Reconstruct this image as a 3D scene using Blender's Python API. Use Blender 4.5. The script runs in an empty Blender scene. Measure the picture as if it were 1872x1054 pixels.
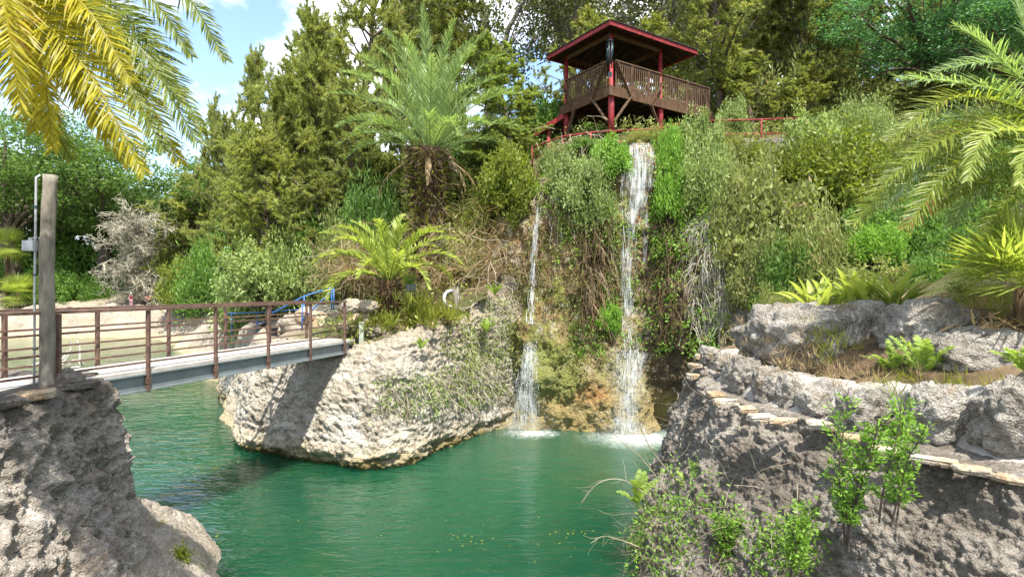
import bpy, bmesh, math, random
import numpy as np
from mathutils import Vector, Matrix
R = math.radians
random.seed(5)
rng = np.random.default_rng(11)
F = 1040.0            # focal length in the photo's pixels (20 mm lens), eye level is z = 0
WZ = -5.1             # water level below the eye
sc = bpy.context.scene
COL = sc.collection

def P(px, py, d):
    return np.array([(px - 936) / F * d, d, -(py - 527) / F * d])
def to_px(v):
    v = np.asarray(v)
    y = np.maximum(v[..., 1], 1e-3)
    return v[..., 0] / y * F + 936, -v[..., 2] / y * F + 527
def nrm(v):
    v = np.asarray(v, float)
    return v / np.maximum(np.linalg.norm(v, axis=-1, keepdims=True), 1e-9)

# ------------------------------------------------------------------ noise
def _h(ix, iy, iz, s):
    with np.errstate(over='ignore'):
        h = (ix.astype(np.uint32) * np.uint32(374761393) + iy.astype(np.uint32) * np.uint32(668265263)
             + iz.astype(np.uint32) * np.uint32(2246822519) + np.uint32(s * 3266489917 & 0xffffffff))
        h = (h ^ (h >> np.uint32(13))) * np.uint32(1274126177)
        h = (h ^ (h >> np.uint32(16))) * np.uint32(2654435761)
        h = h ^ (h >> np.uint32(15))
    return h.astype(np.float64) / 4294967295.0
def vnoise(p, s=0):
    p = np.asarray(p, float)
    i = np.floor(p).astype(np.int64); f = p - i
    u = f * f * f * (f * (f * 6 - 15) + 10)
    r = 0
    for dx in (0, 1):
        for dy in (0, 1):
            for dz in (0, 1):
                w = (u[..., 0] if dx else 1 - u[..., 0]) * (u[..., 1] if dy else 1 - u[..., 1]) * (u[..., 2] if dz else 1 - u[..., 2])
                r = r + w * _h(i[..., 0] + dx, i[..., 1] + dy, i[..., 2] + dz, s)
    return r * 2 - 1
ROT = np.array([[.8, .36, -.48], [-.6, .48, -.64], [0, .8, .6]])
def fbm(p, o=4, s=0):
    p = np.asarray(p, float); a, r = 1.0, 0
    for k in range(o):
        r = r + a * vnoise(p, s + k); p = (p @ ROT) * 2.03 + 7.3; a *= .5
    return r
def worley(p, s=0):
    p = np.asarray(p, float); i = np.floor(p).astype(np.int64)
    best = np.full(p.shape[:-1], 9.0); sec = best.copy()
    for dx in (-1, 0, 1):
        for dy in (-1, 0, 1):
            for dz in (-1, 0, 1):
                cx, cy, cz = i[..., 0] + dx, i[..., 1] + dy, i[..., 2] + dz
                q = np.stack([cx + _h(cx, cy, cz, s), cy + _h(cx, cy, cz, s + 1), cz + _h(cx, cy, cz, s + 2)], -1)
                d = np.linalg.norm(q - p, axis=-1)
                sec = np.minimum(sec, np.maximum(best, d)); best = np.minimum(best, d)
    return best, sec

# ------------------------------------------------------------------ mesh building
def link_mesh(name, V, faces, mats, parent=None, smooth=False, midx=None):
    """faces: list of int arrays (m,k)"""
    me = bpy.data.meshes.new(name)
    V = np.asarray(V, np.float32)
    me.vertices.add(len(V)); me.vertices.foreach_set('co', V.ravel())
    tot = np.concatenate([np.full(len(f), f.shape[1], np.int32) for f in faces])
    idx = np.concatenate([f.ravel() for f in faces]).astype(np.int32)
    me.loops.add(len(idx)); me.loops.foreach_set('vertex_index', idx)
    me.polygons.add(len(tot))
    st = np.concatenate([[0], np.cumsum(tot)[:-1]]).astype(np.int32)
    me.polygons.foreach_set('loop_start', st)
    if not isinstance(mats, (list, tuple)): mats = [mats]
    for m in mats: me.materials.append(m)
    if midx is not None: me.polygons.foreach_set('material_index', np.asarray(midx, np.int32))
    me.polygons.foreach_set('use_smooth', np.full(len(tot), bool(smooth)))
    me.update(calc_edges=True); me.validate()
    o = bpy.data.objects.new(name, me); COL.objects.link(o)
    if parent is not None: o.parent = parent
    return o

class MB:
    def __init__(s): s.v = []; s.f = {}; s.n = 0
    def add(s, V, Fs):
        V = np.asarray(V, float).reshape(-1, 3)
        s.v.append(V)
        for f in Fs:
            f = np.asarray(f, int)
            if f.size: s.f.setdefault(f.shape[1], []).append(f + s.n)
        s.n += len(V)
    def quads(s, Q):
        Q = np.asarray(Q, float).reshape(-1, 4, 3)
        s.add(Q.reshape(-1, 3), [np.arange(len(Q) * 4).reshape(-1, 4)])
    def tris(s, Q):
        Q = np.asarray(Q, float).reshape(-1, 3, 3)
        s.add(Q.reshape(-1, 3), [np.arange(len(Q) * 3).reshape(-1, 3)])
    def box(s, c, size, M=None):
        x, y, z = np.array(size) / 2
        v = np.array([[a * x, b * y, e * z] for e in (-1, 1) for b in (-1, 1) for a in (-1, 1)])
        if M is not None: v = v @ np.asarray(M).T
        s.add(v + np.asarray(c), [[[0, 2, 3, 1], [4, 5, 7, 6], [0, 1, 5, 4], [2, 6, 7, 3], [0, 4, 6, 2], [1, 3, 7, 5]]])
    def bar(s, p, q, w, h, up=(0, 0, 1)):
        """square bar p->q, w across, h along 'up'"""
        p, q = np.asarray(p, float), np.asarray(q, float)
        t = q - p; L = np.linalg.norm(t); t = t / L
        side = np.cross(t, up)
        if np.linalg.norm(side) < 1e-3: side = np.cross(t, (1, 0, 0))
        side = nrm(side); u = np.cross(side, t)
        s.box((p + q) / 2, (L, w, h), np.stack([t, side, u], 1))
    def tube(s, pts, rad, n=6, cap=True):
        pts = np.asarray(pts, float); k = len(pts)
        rad = np.broadcast_to(np.asarray(rad, float), (k,))
        t = nrm(np.gradient(pts, axis=0))
        ref = np.array([0, 0, 1.]) if abs(t[0][2]) < .9 else np.array([1., 0, 0])
        a = nrm(np.cross(t, ref)); b = np.cross(t, a)
        th = np.linspace(0, 2 * np.pi, n, endpoint=False)
        V = pts[:, None] + rad[:, None, None] * (np.cos(th)[None, :, None] * a[:, None] + np.sin(th)[None, :, None] * b[:, None])
        i = np.arange(k - 1)[:, None] * n; j = np.arange(n)[None]
        q = np.stack([i + j, i + (j + 1) % n, i + n + (j + 1) % n, i + n + j], -1).reshape(-1, 4)
        Fs = [q]
        if cap: Fs += [np.arange(n)[::-1][None], (np.arange(n) + (k - 1) * n)[None]]
        s.add(V, Fs)
    def prism(s, poly, z0, z1, jit=0):
        poly = np.asarray(poly, float); n = len(poly)
        a = np.column_stack([poly, np.full(n, z0)]); b = np.column_stack([poly, np.full(n, z1)])
        j = np.arange(n)
        s.add(np.vstack([a, b]), [np.stack([j, (j + 1) % n, n + (j + 1) % n, n + j], 1), j[::-1][None], (j + n)[None]])
    def build(s, name, mat, parent=None, smooth=False):
        return link_mesh(name, np.vstack(s.v), [np.vstack(x) for x in s.f.values()], mat, parent, smooth)

def tag(o, label=None, cat=None, group=None, kind=None):
    if label: o['label'] = label
    if cat: o['category'] = cat
    if group: o['group'] = group
    if kind: o['kind'] = kind
    return o
def thing(name, label, cat, loc=(0, 0, 0), group=None, rz=0):
    o = bpy.data.objects.new(name, None); COL.objects.link(o); o.empty_display_size = .2
    o.location = [float(x) for x in loc]; o.rotation_euler.z = rz
    return tag(o, label, cat, group)
def adopt(o, root):
    """parent a mesh built in world space to a thing, keeping its place"""
    o.parent = root
    o.matrix_parent_inverse = (Matrix.Translation(root.location) @ root.rotation_euler.to_matrix().to_4x4()).inverted()
    return o
def under(o, part):
    """make a piece built in world space a sub-part of a part built in world space"""
    o.parent = part; o.matrix_parent_inverse = Matrix.Identity(4); return o
def copy_tree(root, loc, rz, scale, label, group=None):
    r = root.copy(); COL.objects.link(r)
    r.location = [float(x) for x in loc]; r.rotation_euler.z = rz
    r.scale = scale if hasattr(scale, '__len__') else (scale,) * 3
    r['label'] = label
    if group: r['group'] = group
    elif 'group' in r: del r['group']
    for ch in list(root.children):
        c = ch.copy(); COL.objects.link(c); c.parent = r
        for g in list(ch.children):
            d = g.copy(); COL.objects.link(d); d.parent = c
    return r

# ------------------------------------------------------------------ materials
class NT:
    def __init__(s, name):
        s.m = bpy.data.materials.new(name); s.m.use_nodes = True
        s.t = s.m.node_tree; s.t.nodes.clear()
        s.out = s.n('ShaderNodeOutputMaterial')
    def n(s, typ, ins=None, **kw):
        x = s.t.nodes.new(typ)
        for k, v in kw.items(): setattr(x, k, v)
        for k, v in (ins or {}).items():
            if isinstance(v, bpy.types.NodeSocket): s.t.links.new(v, x.inputs[k])
            else: x.inputs[k].default_value = v
        return x
    def pos(s): return s.n('ShaderNodeNewGeometry').outputs['Position']
    def obj(s): return s.n('ShaderNodeTexCoord').outputs['Object']
    def noise(s, vec, scale, detail=4, rough=.55, dist=0):
        return s.n('ShaderNodeTexNoise', {'Vector': vec, 'Scale': scale, 'Detail': detail, 'Roughness': rough, 'Distortion': dist}).outputs['Fac']
    def voro(s, vec, scale, feature='F1'):
        return s.n('ShaderNodeTexVoronoi', {'Vector': vec, 'Scale': scale}, feature=feature).outputs['Distance']
    def scalev(s, vec, sx, sy, sz, rot=(0, 0, 0)):
        return s.n('ShaderNodeMapping', {'Vector': vec, 'Scale': (sx, sy, sz), 'Rotation': rot}).outputs[0]
    def ramp(s, fac, stops, interp='LINEAR'):
        r = s.n('ShaderNodeValToRGB', {'Fac': fac}); cr = r.color_ramp; cr.interpolation = interp
        while len(cr.elements) < len(stops): cr.elements.new(.5)
        for e, (p, c) in zip(cr.elements, stops):
            e.position = p; e.color = (*c, 1) if hasattr(c, '__len__') else (c, c, c, 1)
        return r.outputs['Color']
    def mix(s, fac, a, b, mode='MIX'):
        x = s.n('ShaderNodeMix', data_type='RGBA', blend_type=mode)
        for i, v in ((0, fac), (6, a), (7, b)):
            if isinstance(v, bpy.types.NodeSocket): s.t.links.new(v, x.inputs[i])
            else: x.inputs[i].default_value = v if i == 0 else ((*v, 1) if len(v) == 3 else v)
        return x.outputs[2]
    def math(s, op, a, b=0.0, clamp=False):
        x = s.n('ShaderNodeMath', operation=op, use_clamp=clamp)
        for i, v in ((0, a), (1, b)):
            if isinstance(v, bpy.types.NodeSocket): s.t.links.new(v, x.inputs[i])
            else: x.inputs[i].default_value = v
        return x.outputs[0]
    def maprange(s, v, a, b, c=0.0, d=1.0):
        return s.n('ShaderNodeMapRange', {'Value': v, 'From Min': a, 'From Max': b, 'To Min': c, 'To Max': d}).outputs[0]
    def bump(s, h, strength=.5, dist=.05):
        return s.n('ShaderNodeBump', {'Height': h, 'Strength': strength, 'Distance': dist}).outputs[0]
    def principled(s, col, rough=.8, normal=None, spec=.3, **ins):
        d = {'Base Color': col if isinstance(col, bpy.types.NodeSocket) else (*col, 1), 'Roughness': rough, 'Specular IOR Level': spec}
        if normal is not None: d['Normal'] = normal
        d.update(ins)
        b = s.n('ShaderNodeBsdfPrincipled', d)
        return b.outputs[0]
    def done(s, sh):
        s.t.links.new(sh, s.out.inputs[0]); return s.m

def leaf_mat(name, c1, c2, trans=.35, rare=None, rough=.5):
    t = NT(name)
    g = t.n('ShaderNodeNewGeometry')
    rnd = g.outputs['Random Per Island']
    n = t.noise(t.pos(), .7, 2)
    f = t.math('ADD', t.math('MULTIPLY', rnd, .65), t.maprange(n, .3, .7, 0, .4), True)
    stops = [(0, c1), (.85, c2)]
    if rare: stops = [(0, c1), (.8, c2), (.9, c2), (.93, rare)]
    col = t.ramp(f, stops)
    col = t.mix(t.math('MULTIPLY', t.n('ShaderNodeObjectInfo').outputs['Random'], .5), col, t.mix(1.0, col, (1.1, 1.12, .8), 'MULTIPLY'))
    a = t.principled(col, rough, None, .25)
    b = t.n('ShaderNodeBsdfTranslucent', {'Color': t.mix(1.0, col, (1.25, 1.25, .7), 'MULTIPLY')}).outputs[0]
    m = t.n('ShaderNodeMixShader', {0: min(trans * 1.2, .55), 1: a, 2: b}).outputs[0]
    return t.done(m)

def bark_mat(name, c1, c2, sc_=6):
    t = NT(name)
    v = t.scalev(t.obj(), 1, 1, .25)
    n = t.noise(v, sc_ * 2, 5, .65)
    return t.done(t.principled(t.ramp(n, [(.3, c1), (.7, c2)]), .9, t.bump(n, .8, .05), .1))

def plain_mat(name, c, rough=.6, metal=0, var=.25, bump=0, scale=8, spec=.4):
    t = NT(name)
    n = t.noise(t.obj(), scale, 4, .6)
    c = np.array(c)
    col = t.ramp(n, [(.25, tuple(c * (1 - var))), (.75, tuple(np.minimum(c * (1 + var), 1)))])
    nor = t.bump(t.noise(t.obj(), scale * 5, 3), bump, .01) if bump else None
    return t.done(t.principled(col, rough, nor, spec, Metallic=metal))

def rock_mat(name, dark, mid, light, scale=3.0, bump=.7, bands=(), mottle=None, dist=.06, streak=None, zones=()):
    """bands: (z0, z1, colour, amount) tints by height, stains as well as painted shade; mottle: (colour, noise scale, lo, hi, amount)"""
    t = NT(name); p = t.pos()
    n1 = t.noise(p, scale, 6, .62); n2 = t.noise(p, scale * .28, 3, .6)
    f = t.math('ADD', t.math('MULTIPLY', n1, .6), t.math('MULTIPLY', n2, .4))
    n3 = t.noise(p, scale * 5, 5, .7)
    f = t.math('ADD', t.math('MULTIPLY', f, .62), t.math('MULTIPLY', n3, .38))
    col = t.ramp(f, [(.36, dark), (.5, mid), (.62, light)])
    for (mc, ms, lo, hi, am) in (mottle or ()):
        k = t.noise(p, ms, 5, .65)
        col = t.mix(t.math('MULTIPLY', t.maprange(k, lo, hi), am), col, mc)
    if streak:
        k = t.noise(t.scalev(p, 3.2, 3.2, .35), 1.0, 5, .6)
        col = t.mix(t.math('MULTIPLY', t.maprange(k, .5, .68), streak[1]), col, streak[0])
    z = t.n('ShaderNodeSeparateXYZ', {0: p}).outputs[2]
    zz = t.math('ADD', z, t.maprange(t.noise(p, 1.3, 4), 0, 1, -.45, .45))
    for (z0, z1, bc, am) in bands:
        col = t.mix(t.math('MULTIPLY', t.maprange(zz, z0, z1), am), col, bc)
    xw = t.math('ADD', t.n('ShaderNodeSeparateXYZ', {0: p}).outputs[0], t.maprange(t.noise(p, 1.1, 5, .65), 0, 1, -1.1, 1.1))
    for (x0, x1, z0, z1, zc, am) in zones:      # local tints: moss, rock tones, stain and shadow columns painted in
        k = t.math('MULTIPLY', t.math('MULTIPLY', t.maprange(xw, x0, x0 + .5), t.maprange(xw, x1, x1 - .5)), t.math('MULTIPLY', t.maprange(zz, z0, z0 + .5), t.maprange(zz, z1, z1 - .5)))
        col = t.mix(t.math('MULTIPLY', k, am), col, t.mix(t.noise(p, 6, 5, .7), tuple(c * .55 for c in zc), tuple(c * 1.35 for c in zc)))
    pit = t.voro(p, scale * 5.5)
    h = t.math('ADD', t.math('ADD', t.noise(p, scale * 4, 7, .7), t.math('MULTIPLY', pit, .5)), t.math('MULTIPLY', t.voro(p, scale * 14), .4))
    return t.done(t.principled(col, .92, t.bump(h, bump, dist), .15))
# ------------------------------------------------------------------ terrain height (thin-plate spline through surveyed points)
def pt(px, py, d): return tuple(P(px, py, d))
TP = [(-9, 20, -1.8), (-12, 24, -1.85), (-15.5, 32, -1.95), (-11, 28, -1.75), (-6, 18.6, -1.7), (-4, 18.3, -1.35), (-9, 31, -.6), (-7, 28, .3),
      (-3.6, 19.6, -.95), (-2.6, 20.6, -.6), (-3.2, 23, .1), (-6, 24, -.5), (-1, 22.5, .5),
      pt(870, 420, 24.5), pt(925, 380, 24.3), pt(1000, 300, 24.3), pt(1170, 262, 23), (4, 26, 6.9), (6.5, 28, 7.2), (3, 30, 7.4), pt(1300, 275, 24.6),
      pt(1450, 258, 24.5), pt(1600, 240, 25), pt(1850, 210, 27), pt(1340, 420, 20.4), pt(1500, 430, 19), pt(1700, 480, 17), pt(1872, 450, 16),
      pt(1330, 600, 17.5), pt(1480, 560, 13), pt(1620, 590, 10.2), pt(1760, 590, 9.2), pt(1872, 600, 9), (5.2, 11, -1.35), (5.6, 9.2, -1.25), (6.2, 7.4, -1.1), (7.2, 6, -.9),
      (7.5, 16.5, -1.6), (9, 10, -.2), (12, 6, .3), (12, 12, 1.6), (20, 6, 1.5), (30, 12, 4), (16, 22, 5.6), (30, 24, 8),
      (0, 40, 9), (-10, 40, 3.2), (15, 40, 9.5), (35, 42, 10), (-18, 46, -1.4), (-22, 54, .5), (-28, 60, -1.7), (-36, 66, -1.95), (-50, 66, -1.9), (-80, 62, -1.9),
      (-36, 80, 1.5), (-60, 84, 2), (-90, 84, 2.5), (-20, 75, 5), (0, 80, 11), (50, 80, 12), (0, 125, 14), (-90, 125, 8), (60, 125, 14),
      (-9, 9, -1.8), (-14, 6, -1.8), (-20, 0, -1.8), (0, 0, -1.65), (0, -10, -1.65), (8, 2, -1.2), (20, -8, -1), (-20, -10, -1.7)]
TP = np.array(TP, float)
def _phi(r): return np.where(r > 1e-6, r * r * np.log(np.maximum(r, 1e-6)), 0)
_n = len(TP); _A = np.zeros((_n + 3, _n + 3))
_A[:_n, :_n] = _phi(np.linalg.norm(TP[:, None, :2] - TP[None, :, :2], axis=-1)) + np.eye(_n) * .3
_A[:_n, _n] = 1; _A[:_n, _n + 1:] = TP[:, :2]; _A[_n, :_n] = 1; _A[_n + 1:, :_n] = TP[:, :2].T
_w = np.linalg.solve(_A, np.concatenate([TP[:, 2], np.zeros(3)]))
def H(x, y):
    x, y = np.asarray(x, float), np.asarray(y, float)
    q = np.stack([x, y], -1)
    r = np.linalg.norm(q[..., None, :] - TP[:, :2], axis=-1)
    return _phi(r) @ _w[:_n] + _w[_n] + x * _w[_n + 1] + y * _w[_n + 2]

POOL = [(-78, 61), (-50, 64.5), (-36, 65), (-25, 51), (-14.2, 31.5), (-9.5, 22.6), (-8, 19.6), (-6.4, 18.3), (-4.9, 17.7), (-3.4, 17.5), (-2.5, 18.7),
        (-1.4, 20.3), (-.2, 22), (1, 23.1), (2.2, 23.3), (4, 23.3), (5.6, 23.2), (7, 22.6), (8.4, 20.5), (8.0, 17.6), (5.6, 15.2), (4.9, 13), (4.6, 11.2), (4.7, 9.6), (5.1, 8.3), (5.6, 6.6),
        (6.4, 4.6), (6.8, 2.4), (-7.8, 2.4), (-7.9, 6), (-8.2, 9.4), (-9, 10.2), (-14, 10.4), (-78, 11)]
def inside(poly, x, y):
    r = np.zeros(np.shape(x), bool); n = len(poly)
    for i in range(n):
        x0, y0 = poly[i]; x1, y1 = poly[(i + 1) % n]
        c = ((y0 > y) != (y1 > y)) & (x < (x1 - x0) * (y - y0) / ((y1 - y0) if y1 != y0 else 1e-9) + x0)
        r ^= c
    return r
# ------------------------------------------------------------------ setting materials
M_EARTH = NT('earth'); _p = M_EARTH.pos()
_c = M_EARTH.ramp(M_EARTH.noise(_p, 1.2, 6, .65), [(.3, (.05, .035, .02)), (.5, (.12, .085, .05)), (.7, (.2, .16, .1))])
_c = M_EARTH.mix(M_EARTH.maprange(M_EARTH.noise(_p, .35, 4), .5, .62), _c, (.07, .075, .03))
_z = M_EARTH.n('ShaderNodeSeparateXYZ', {0: _p}).outputs
_pale = M_EARTH.math('MULTIPLY', M_EARTH.maprange(_z[0], -6.5, -8.5), M_EARTH.maprange(_z[2], .3, -.9))
_c = M_EARTH.mix(_pale, _c, M_EARTH.ramp(M_EARTH.noise(_p, 2.5, 6, .65), [(.3, (.19, .155, .11)), (.7, (.34, .29, .225))]))
M_EARTH = M_EARTH.done(M_EARTH.principled(_c, .95, M_EARTH.bump(M_EARTH.noise(_p, 6, 6, .7), .8, .12), .1))

M_PALE = rock_mat('pale_limestone', (.21, .172, .127), (.385, .345, .278), (.53, .49, .425), 2.2, 1.0,
                  [(-2.7, -1.9, (.29, .235, .165), .55), (-4.3, -4.85, (.40, .31, .16), .5), (-4.75, -5.0, (.16, .13, .045), .9)],
                  [((.17, .14, .10), 3.2, .53, .68, .7), ((.62, .6, .55), .5, .52, .64, .5)], .09)
M_BANK = rock_mat('bank_limestone', (.15, .125, .095), (.27, .235, .185), (.38, .34, .28), .8, .8,
                  [(-4.45, -4.9, (.36, .29, .14), .5)], [((.2, .17, .11), .4, .52, .66, .6)], .1)
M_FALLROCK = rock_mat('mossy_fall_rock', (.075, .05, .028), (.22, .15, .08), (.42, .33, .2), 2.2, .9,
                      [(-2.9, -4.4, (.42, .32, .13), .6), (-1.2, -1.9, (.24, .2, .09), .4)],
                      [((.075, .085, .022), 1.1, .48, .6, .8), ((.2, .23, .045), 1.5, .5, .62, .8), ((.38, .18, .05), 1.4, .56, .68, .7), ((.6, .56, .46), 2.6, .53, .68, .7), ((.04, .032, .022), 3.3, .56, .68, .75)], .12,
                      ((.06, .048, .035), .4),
                      [(4.7, 7.2, -4.0, 2.5, (.07, .05, .034), .85), (2.0, 3.6, -1.0, 3.0, (.08, .055, .032), .7), (.4, 2.6, -4.2, -1.6, (.17, .2, .045), .7), (-.6, .6, -4.0, .5, (.15, .16, .04), .6), (2.2, 3.4, -4.3, -3.2, (.34, .15, .05), .6), (3.4, 5.0, -4.2, -2.0, (.30, .28, .2), .55), (.4, 3.0, 0, 3, (.22, .14, .07), .5), (7.0, 9.5, -3, 3.5, (.28, .26, .23), .7)])  # dark columns paint cliff shadow in along with wet stain; rest moss and rock
M_DARKROCK = rock_mat('dark_crusted_rock', (.06, .051, .041), (.18, .158, .13), (.36, .33, .285), 2.8, 1.0, [],
                      [((.3, .28, .25), 1.1, .54, .72, .6), ((.07, .055, .04), .7, .5, .66, .6)], .05)
M_GREYROCK = rock_mat('grey_weathered_rock', (.09, .076, .06), (.28, .248, .208), (.52, .48, .425), 2.4, 1.0, [(-2.5, -1.75, (.07, .058, .045), .65), (-4.1, -4.6, (.36, .31, .24), .55)],  # dark upper band paints in the shade beneath the capstones
                      [((.5, .48, .44), 1.3, .53, .7, .7), ((.28, .2, .13), 1.7, .56, .7, .6)], .1)
M_BOULDER = rock_mat('boulder_stone', (.08, .067, .053), (.29, .265, .225), (.5, .47, .42), 3.0, 1.0, [], [((.48, .46, .42), 1.6, .57, .72, .5), ((.27, .19, .11), 2.3, .56, .7, .6)], .09)
M_MORTAR = plain_mat('mortar', (.27, .25, .22), .9, 0, .5, .9, 4, .1)
M_SLAB = rock_mat('slab_stone', (.22, .13, .07), (.4, .29, .18), (.52, .44, .33), 3.5, 1, [], [((.45, .43, .38), 2, .46, .6, .8), ((.14, .11, .08), 4, .56, .7, .6)], .04)
M_CONC = plain_mat('concrete', (.36, .335, .30), .9, 0, .3, .4, 2.5, .15)

# ------------------------------------------------------------------ ground + terrain
m = MB(); m.quads([[(-2500, -2500, -9), (2500, -2500, -9), (2500, 2500, -9), (-2500, 2500, -9)]])
tag(m.build('ground', M_EARTH), kind='structure')
xs = np.arange(-112, 72, .55); ys = np.arange(-12, 128, .55)
GX, GY = np.meshgrid(xs, ys, indexing='ij')
GZ = H(GX, GY) + fbm(np.stack([GX * .45, GY * .45, GX * 0], -1), 4, 3) * .22
ny = len(ys)
ci = (GX[:-1, :-1] + .27, GY[:-1, :-1] + .27)
keep = ~inside(POOL, *ci)
i, j = np.nonzero(keep)
q = np.stack([i * ny + j, (i + 1) * ny + j, (i + 1) * ny + j + 1, i * ny + j + 1], 1)
used, inv = np.unique(q.ravel(), return_inverse=True)
TV = np.stack([GX, GY, GZ], -1).reshape(-1, 3)[used]
tag(link_mesh('hillside', TV, [inv.reshape(-1, 4)], M_EARTH, None, True), kind='structure')

# ------------------------------------------------------------------ lofted rock faces
def resample(A, n, axis):
    A = np.moveaxis(A, axis, 0)
    ch = np.linalg.norm(np.diff(A, axis=0), axis=-1)
    ch = ch.reshape(len(ch), -1).mean(1) + 1e-6
    t = np.concatenate([[0], np.cumsum(ch)]); t /= t[-1]
    g = np.gradient(A, t, axis=0)
    s = np.linspace(0, 1, n); k = np.clip(np.searchsorted(t, s, side='right') - 1, 0, len(t) - 2)
    h = t[k + 1] - t[k]; u = (s - t[k]) / h
    sh = (n,) + (1,) * (A.ndim - 1)
    u = u.reshape(sh); h = h.reshape(sh)
    B = ((2 * u**3 - 3 * u**2 + 1) * A[k] + (u**3 - 2 * u**2 + u) * h * g[k] + (-2 * u**3 + 3 * u**2) * A[k + 1] + (u**3 - u**2) * h * g[k + 1])
    return np.moveaxis(B, 0, axis)
LOFTS = {}
def loft(name, cols, nu, nv, mat, disp, flip=False, key=None):
    A = np.array(cols, float)                   # (columns, profile, 3)
    G = resample(resample(A, nv, 1), nu, 0)
    N = nrm(np.cross(np.gradient(G, axis=0), np.gradient(G, axis=1)))
    if flip: N = -N
    V = G + N * disp(G)[..., None]
    i = np.arange(nu - 1)[:, None] * nv; j = np.arange(nv - 1)[None]
    q = np.stack([i + j, i + nv + j, i + nv + j + 1, i + j + 1], -1).reshape(-1, 4)
    if flip: q = q[:, ::-1]
    o = tag(link_mesh(name, V.reshape(-1, 3), [q], mat, None, True), kind='structure')
    N2 = nrm(np.cross(np.gradient(V, axis=0), np.gradient(V, axis=1))) * (-1 if flip else 1)
    LOFTS[key or name] = (V.reshape(-1, 3), N2.reshape(-1, 3))
    return o
def pick(key, win, n, seed=0):
    """points of a rock face that lie in a window or polygon of the photo"""
    V, N = LOFTS[key]; x, y = to_px(V)
    ok = inside(win, x, y) & (V[:, 1] > 1)
    k = np.nonzero(ok)[0]
    r = np.random.default_rng(seed)
    k = r.choice(k, n)
    return V[k] + r.normal(0, .02, (n, 3)), N[k]

# far bank beyond the bridge
def bank(W, T): 
    W = np.array(W + (WZ,), float); T = np.array(T, float); d = nrm((T - W) * (1, 1, 0))
    return [W - d * 1.5 + (0, 0, -1.6), W, W + (T - W) * (.35, .35, .3), W + (T - W) * (.62, .62, .75), T, T + d * 1.2 + (0, 0, .05), T + d * 3 + (0, 0, -.5)]
cols = [bank((-80, 57), (-80, 61, -1.95)), bank((-52, 58.5), (-50, 65, -1.95)), bank((-37, 58), (-37, 65.5, -2.0)), bank((-31, 52), (-29.5, 60, -2.0)), bank((-27, 46), (-24.5, 51, -1.95)), bank((-21.5, 38), (-19, 40, -1.95)),
        bank((-16.2, 31), (-14.8, 31.5, -1.95)), bank((-11.2, 22.6), (-9.8, 22.9, -1.85)), bank((-9, 18.8), (-8, 19.8, -1.8))]
loft('far_bank', cols, 420, 60, M_BANK, lambda p: fbm(p * .8, 5, 4) * .32 + (worley(p * 1.3, 9)[0] - .5) * -.3, True)

# headland under the bridge end
def nose(W, T, bulge=.12, z5=None):
    W = np.array(W + (WZ,), float); T = np.array(T, float); h = nrm((T - W) * (1, 1, 0))
    L = lambda g, f: W + (T - W) * (g, g, f)
    tail = T + h * .7; tail2 = T + h * 1.9
    tail[2] = max(T[2] - .02, H(tail[0], tail[1]) - .1); tail2[2] = H(tail2[0], tail2[1]) - .35
    return [W + h * .9 + (0, 0, -1.6), W + h * .5 + (0, 0, -.25), W + (0, 0, .22), L(.1, .2), L(.3, .48), L(.62, .8), L(.88, .95), T + h * .12, tail, tail2]
cols = [nose((-14, 27), (-12.3, 27.2, -1.85)), nose((-11.4, 22.8), (-9.8, 23, -1.85)), nose((-9.6, 19.6), (-8.6, 20.2, -1.8)), nose((-8.6, 17.9), (-7.8, 19, -1.75)),
        nose((-7.2, 17.0), (-6.5, 18.2, -1.72)), nose((-5.3, 16.15), (-4.95, 17.5, -1.72)), nose((-3.75, 15.75), (-3.5, 17.3, -1.42)),
        nose((-2.8, 16.6), (-2.6, 18.3, -1.1)), nose((-1.85, 18.5), (-1.55, 19.9, -.9)), nose((-.55, 20.4), (-.5, 21.3, -.5)), nose((.4, 21.3), (.5, 22.0, -.1))]
def notch(p, s, z0=-4.88, w=.16, a=.3):
    return -a * np.exp(-((p[..., 2] - z0) / w) ** 2) * np.clip(fbm(p * (1.1, 1.1, .6), 3, s) + .25, 0, 1)
def d_nose(p):
    q = p @ np.array([[.8, 0, .6], [0, 1, 0], [-.6, 0, .8]])      # slanting scallops
    f1 = worley(q * (2.0, 2.0, 5.0), 31)[0]
    f2 = worley(q * (5.0, 5.0, 9.0), 41)[0]
    return fbm(p * .9, 4, 5) * .08 + (f1 - .5) * -.09 + (f2 - .5) * -.10 + (worley(p * 11, 45)[0] - .5) * -.06 + np.abs(vnoise(p * (1, 1, 5.5) + fbm(p * 2, 2, 9)[..., None] * .5, 8)) * -.09 + notch(p, 60) + np.clip(fbm(p * .55 + 4, 3, 62), 0, 1) * -.12
loft('headland', cols, 760, 230, M_PALE, d_nose)

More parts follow.
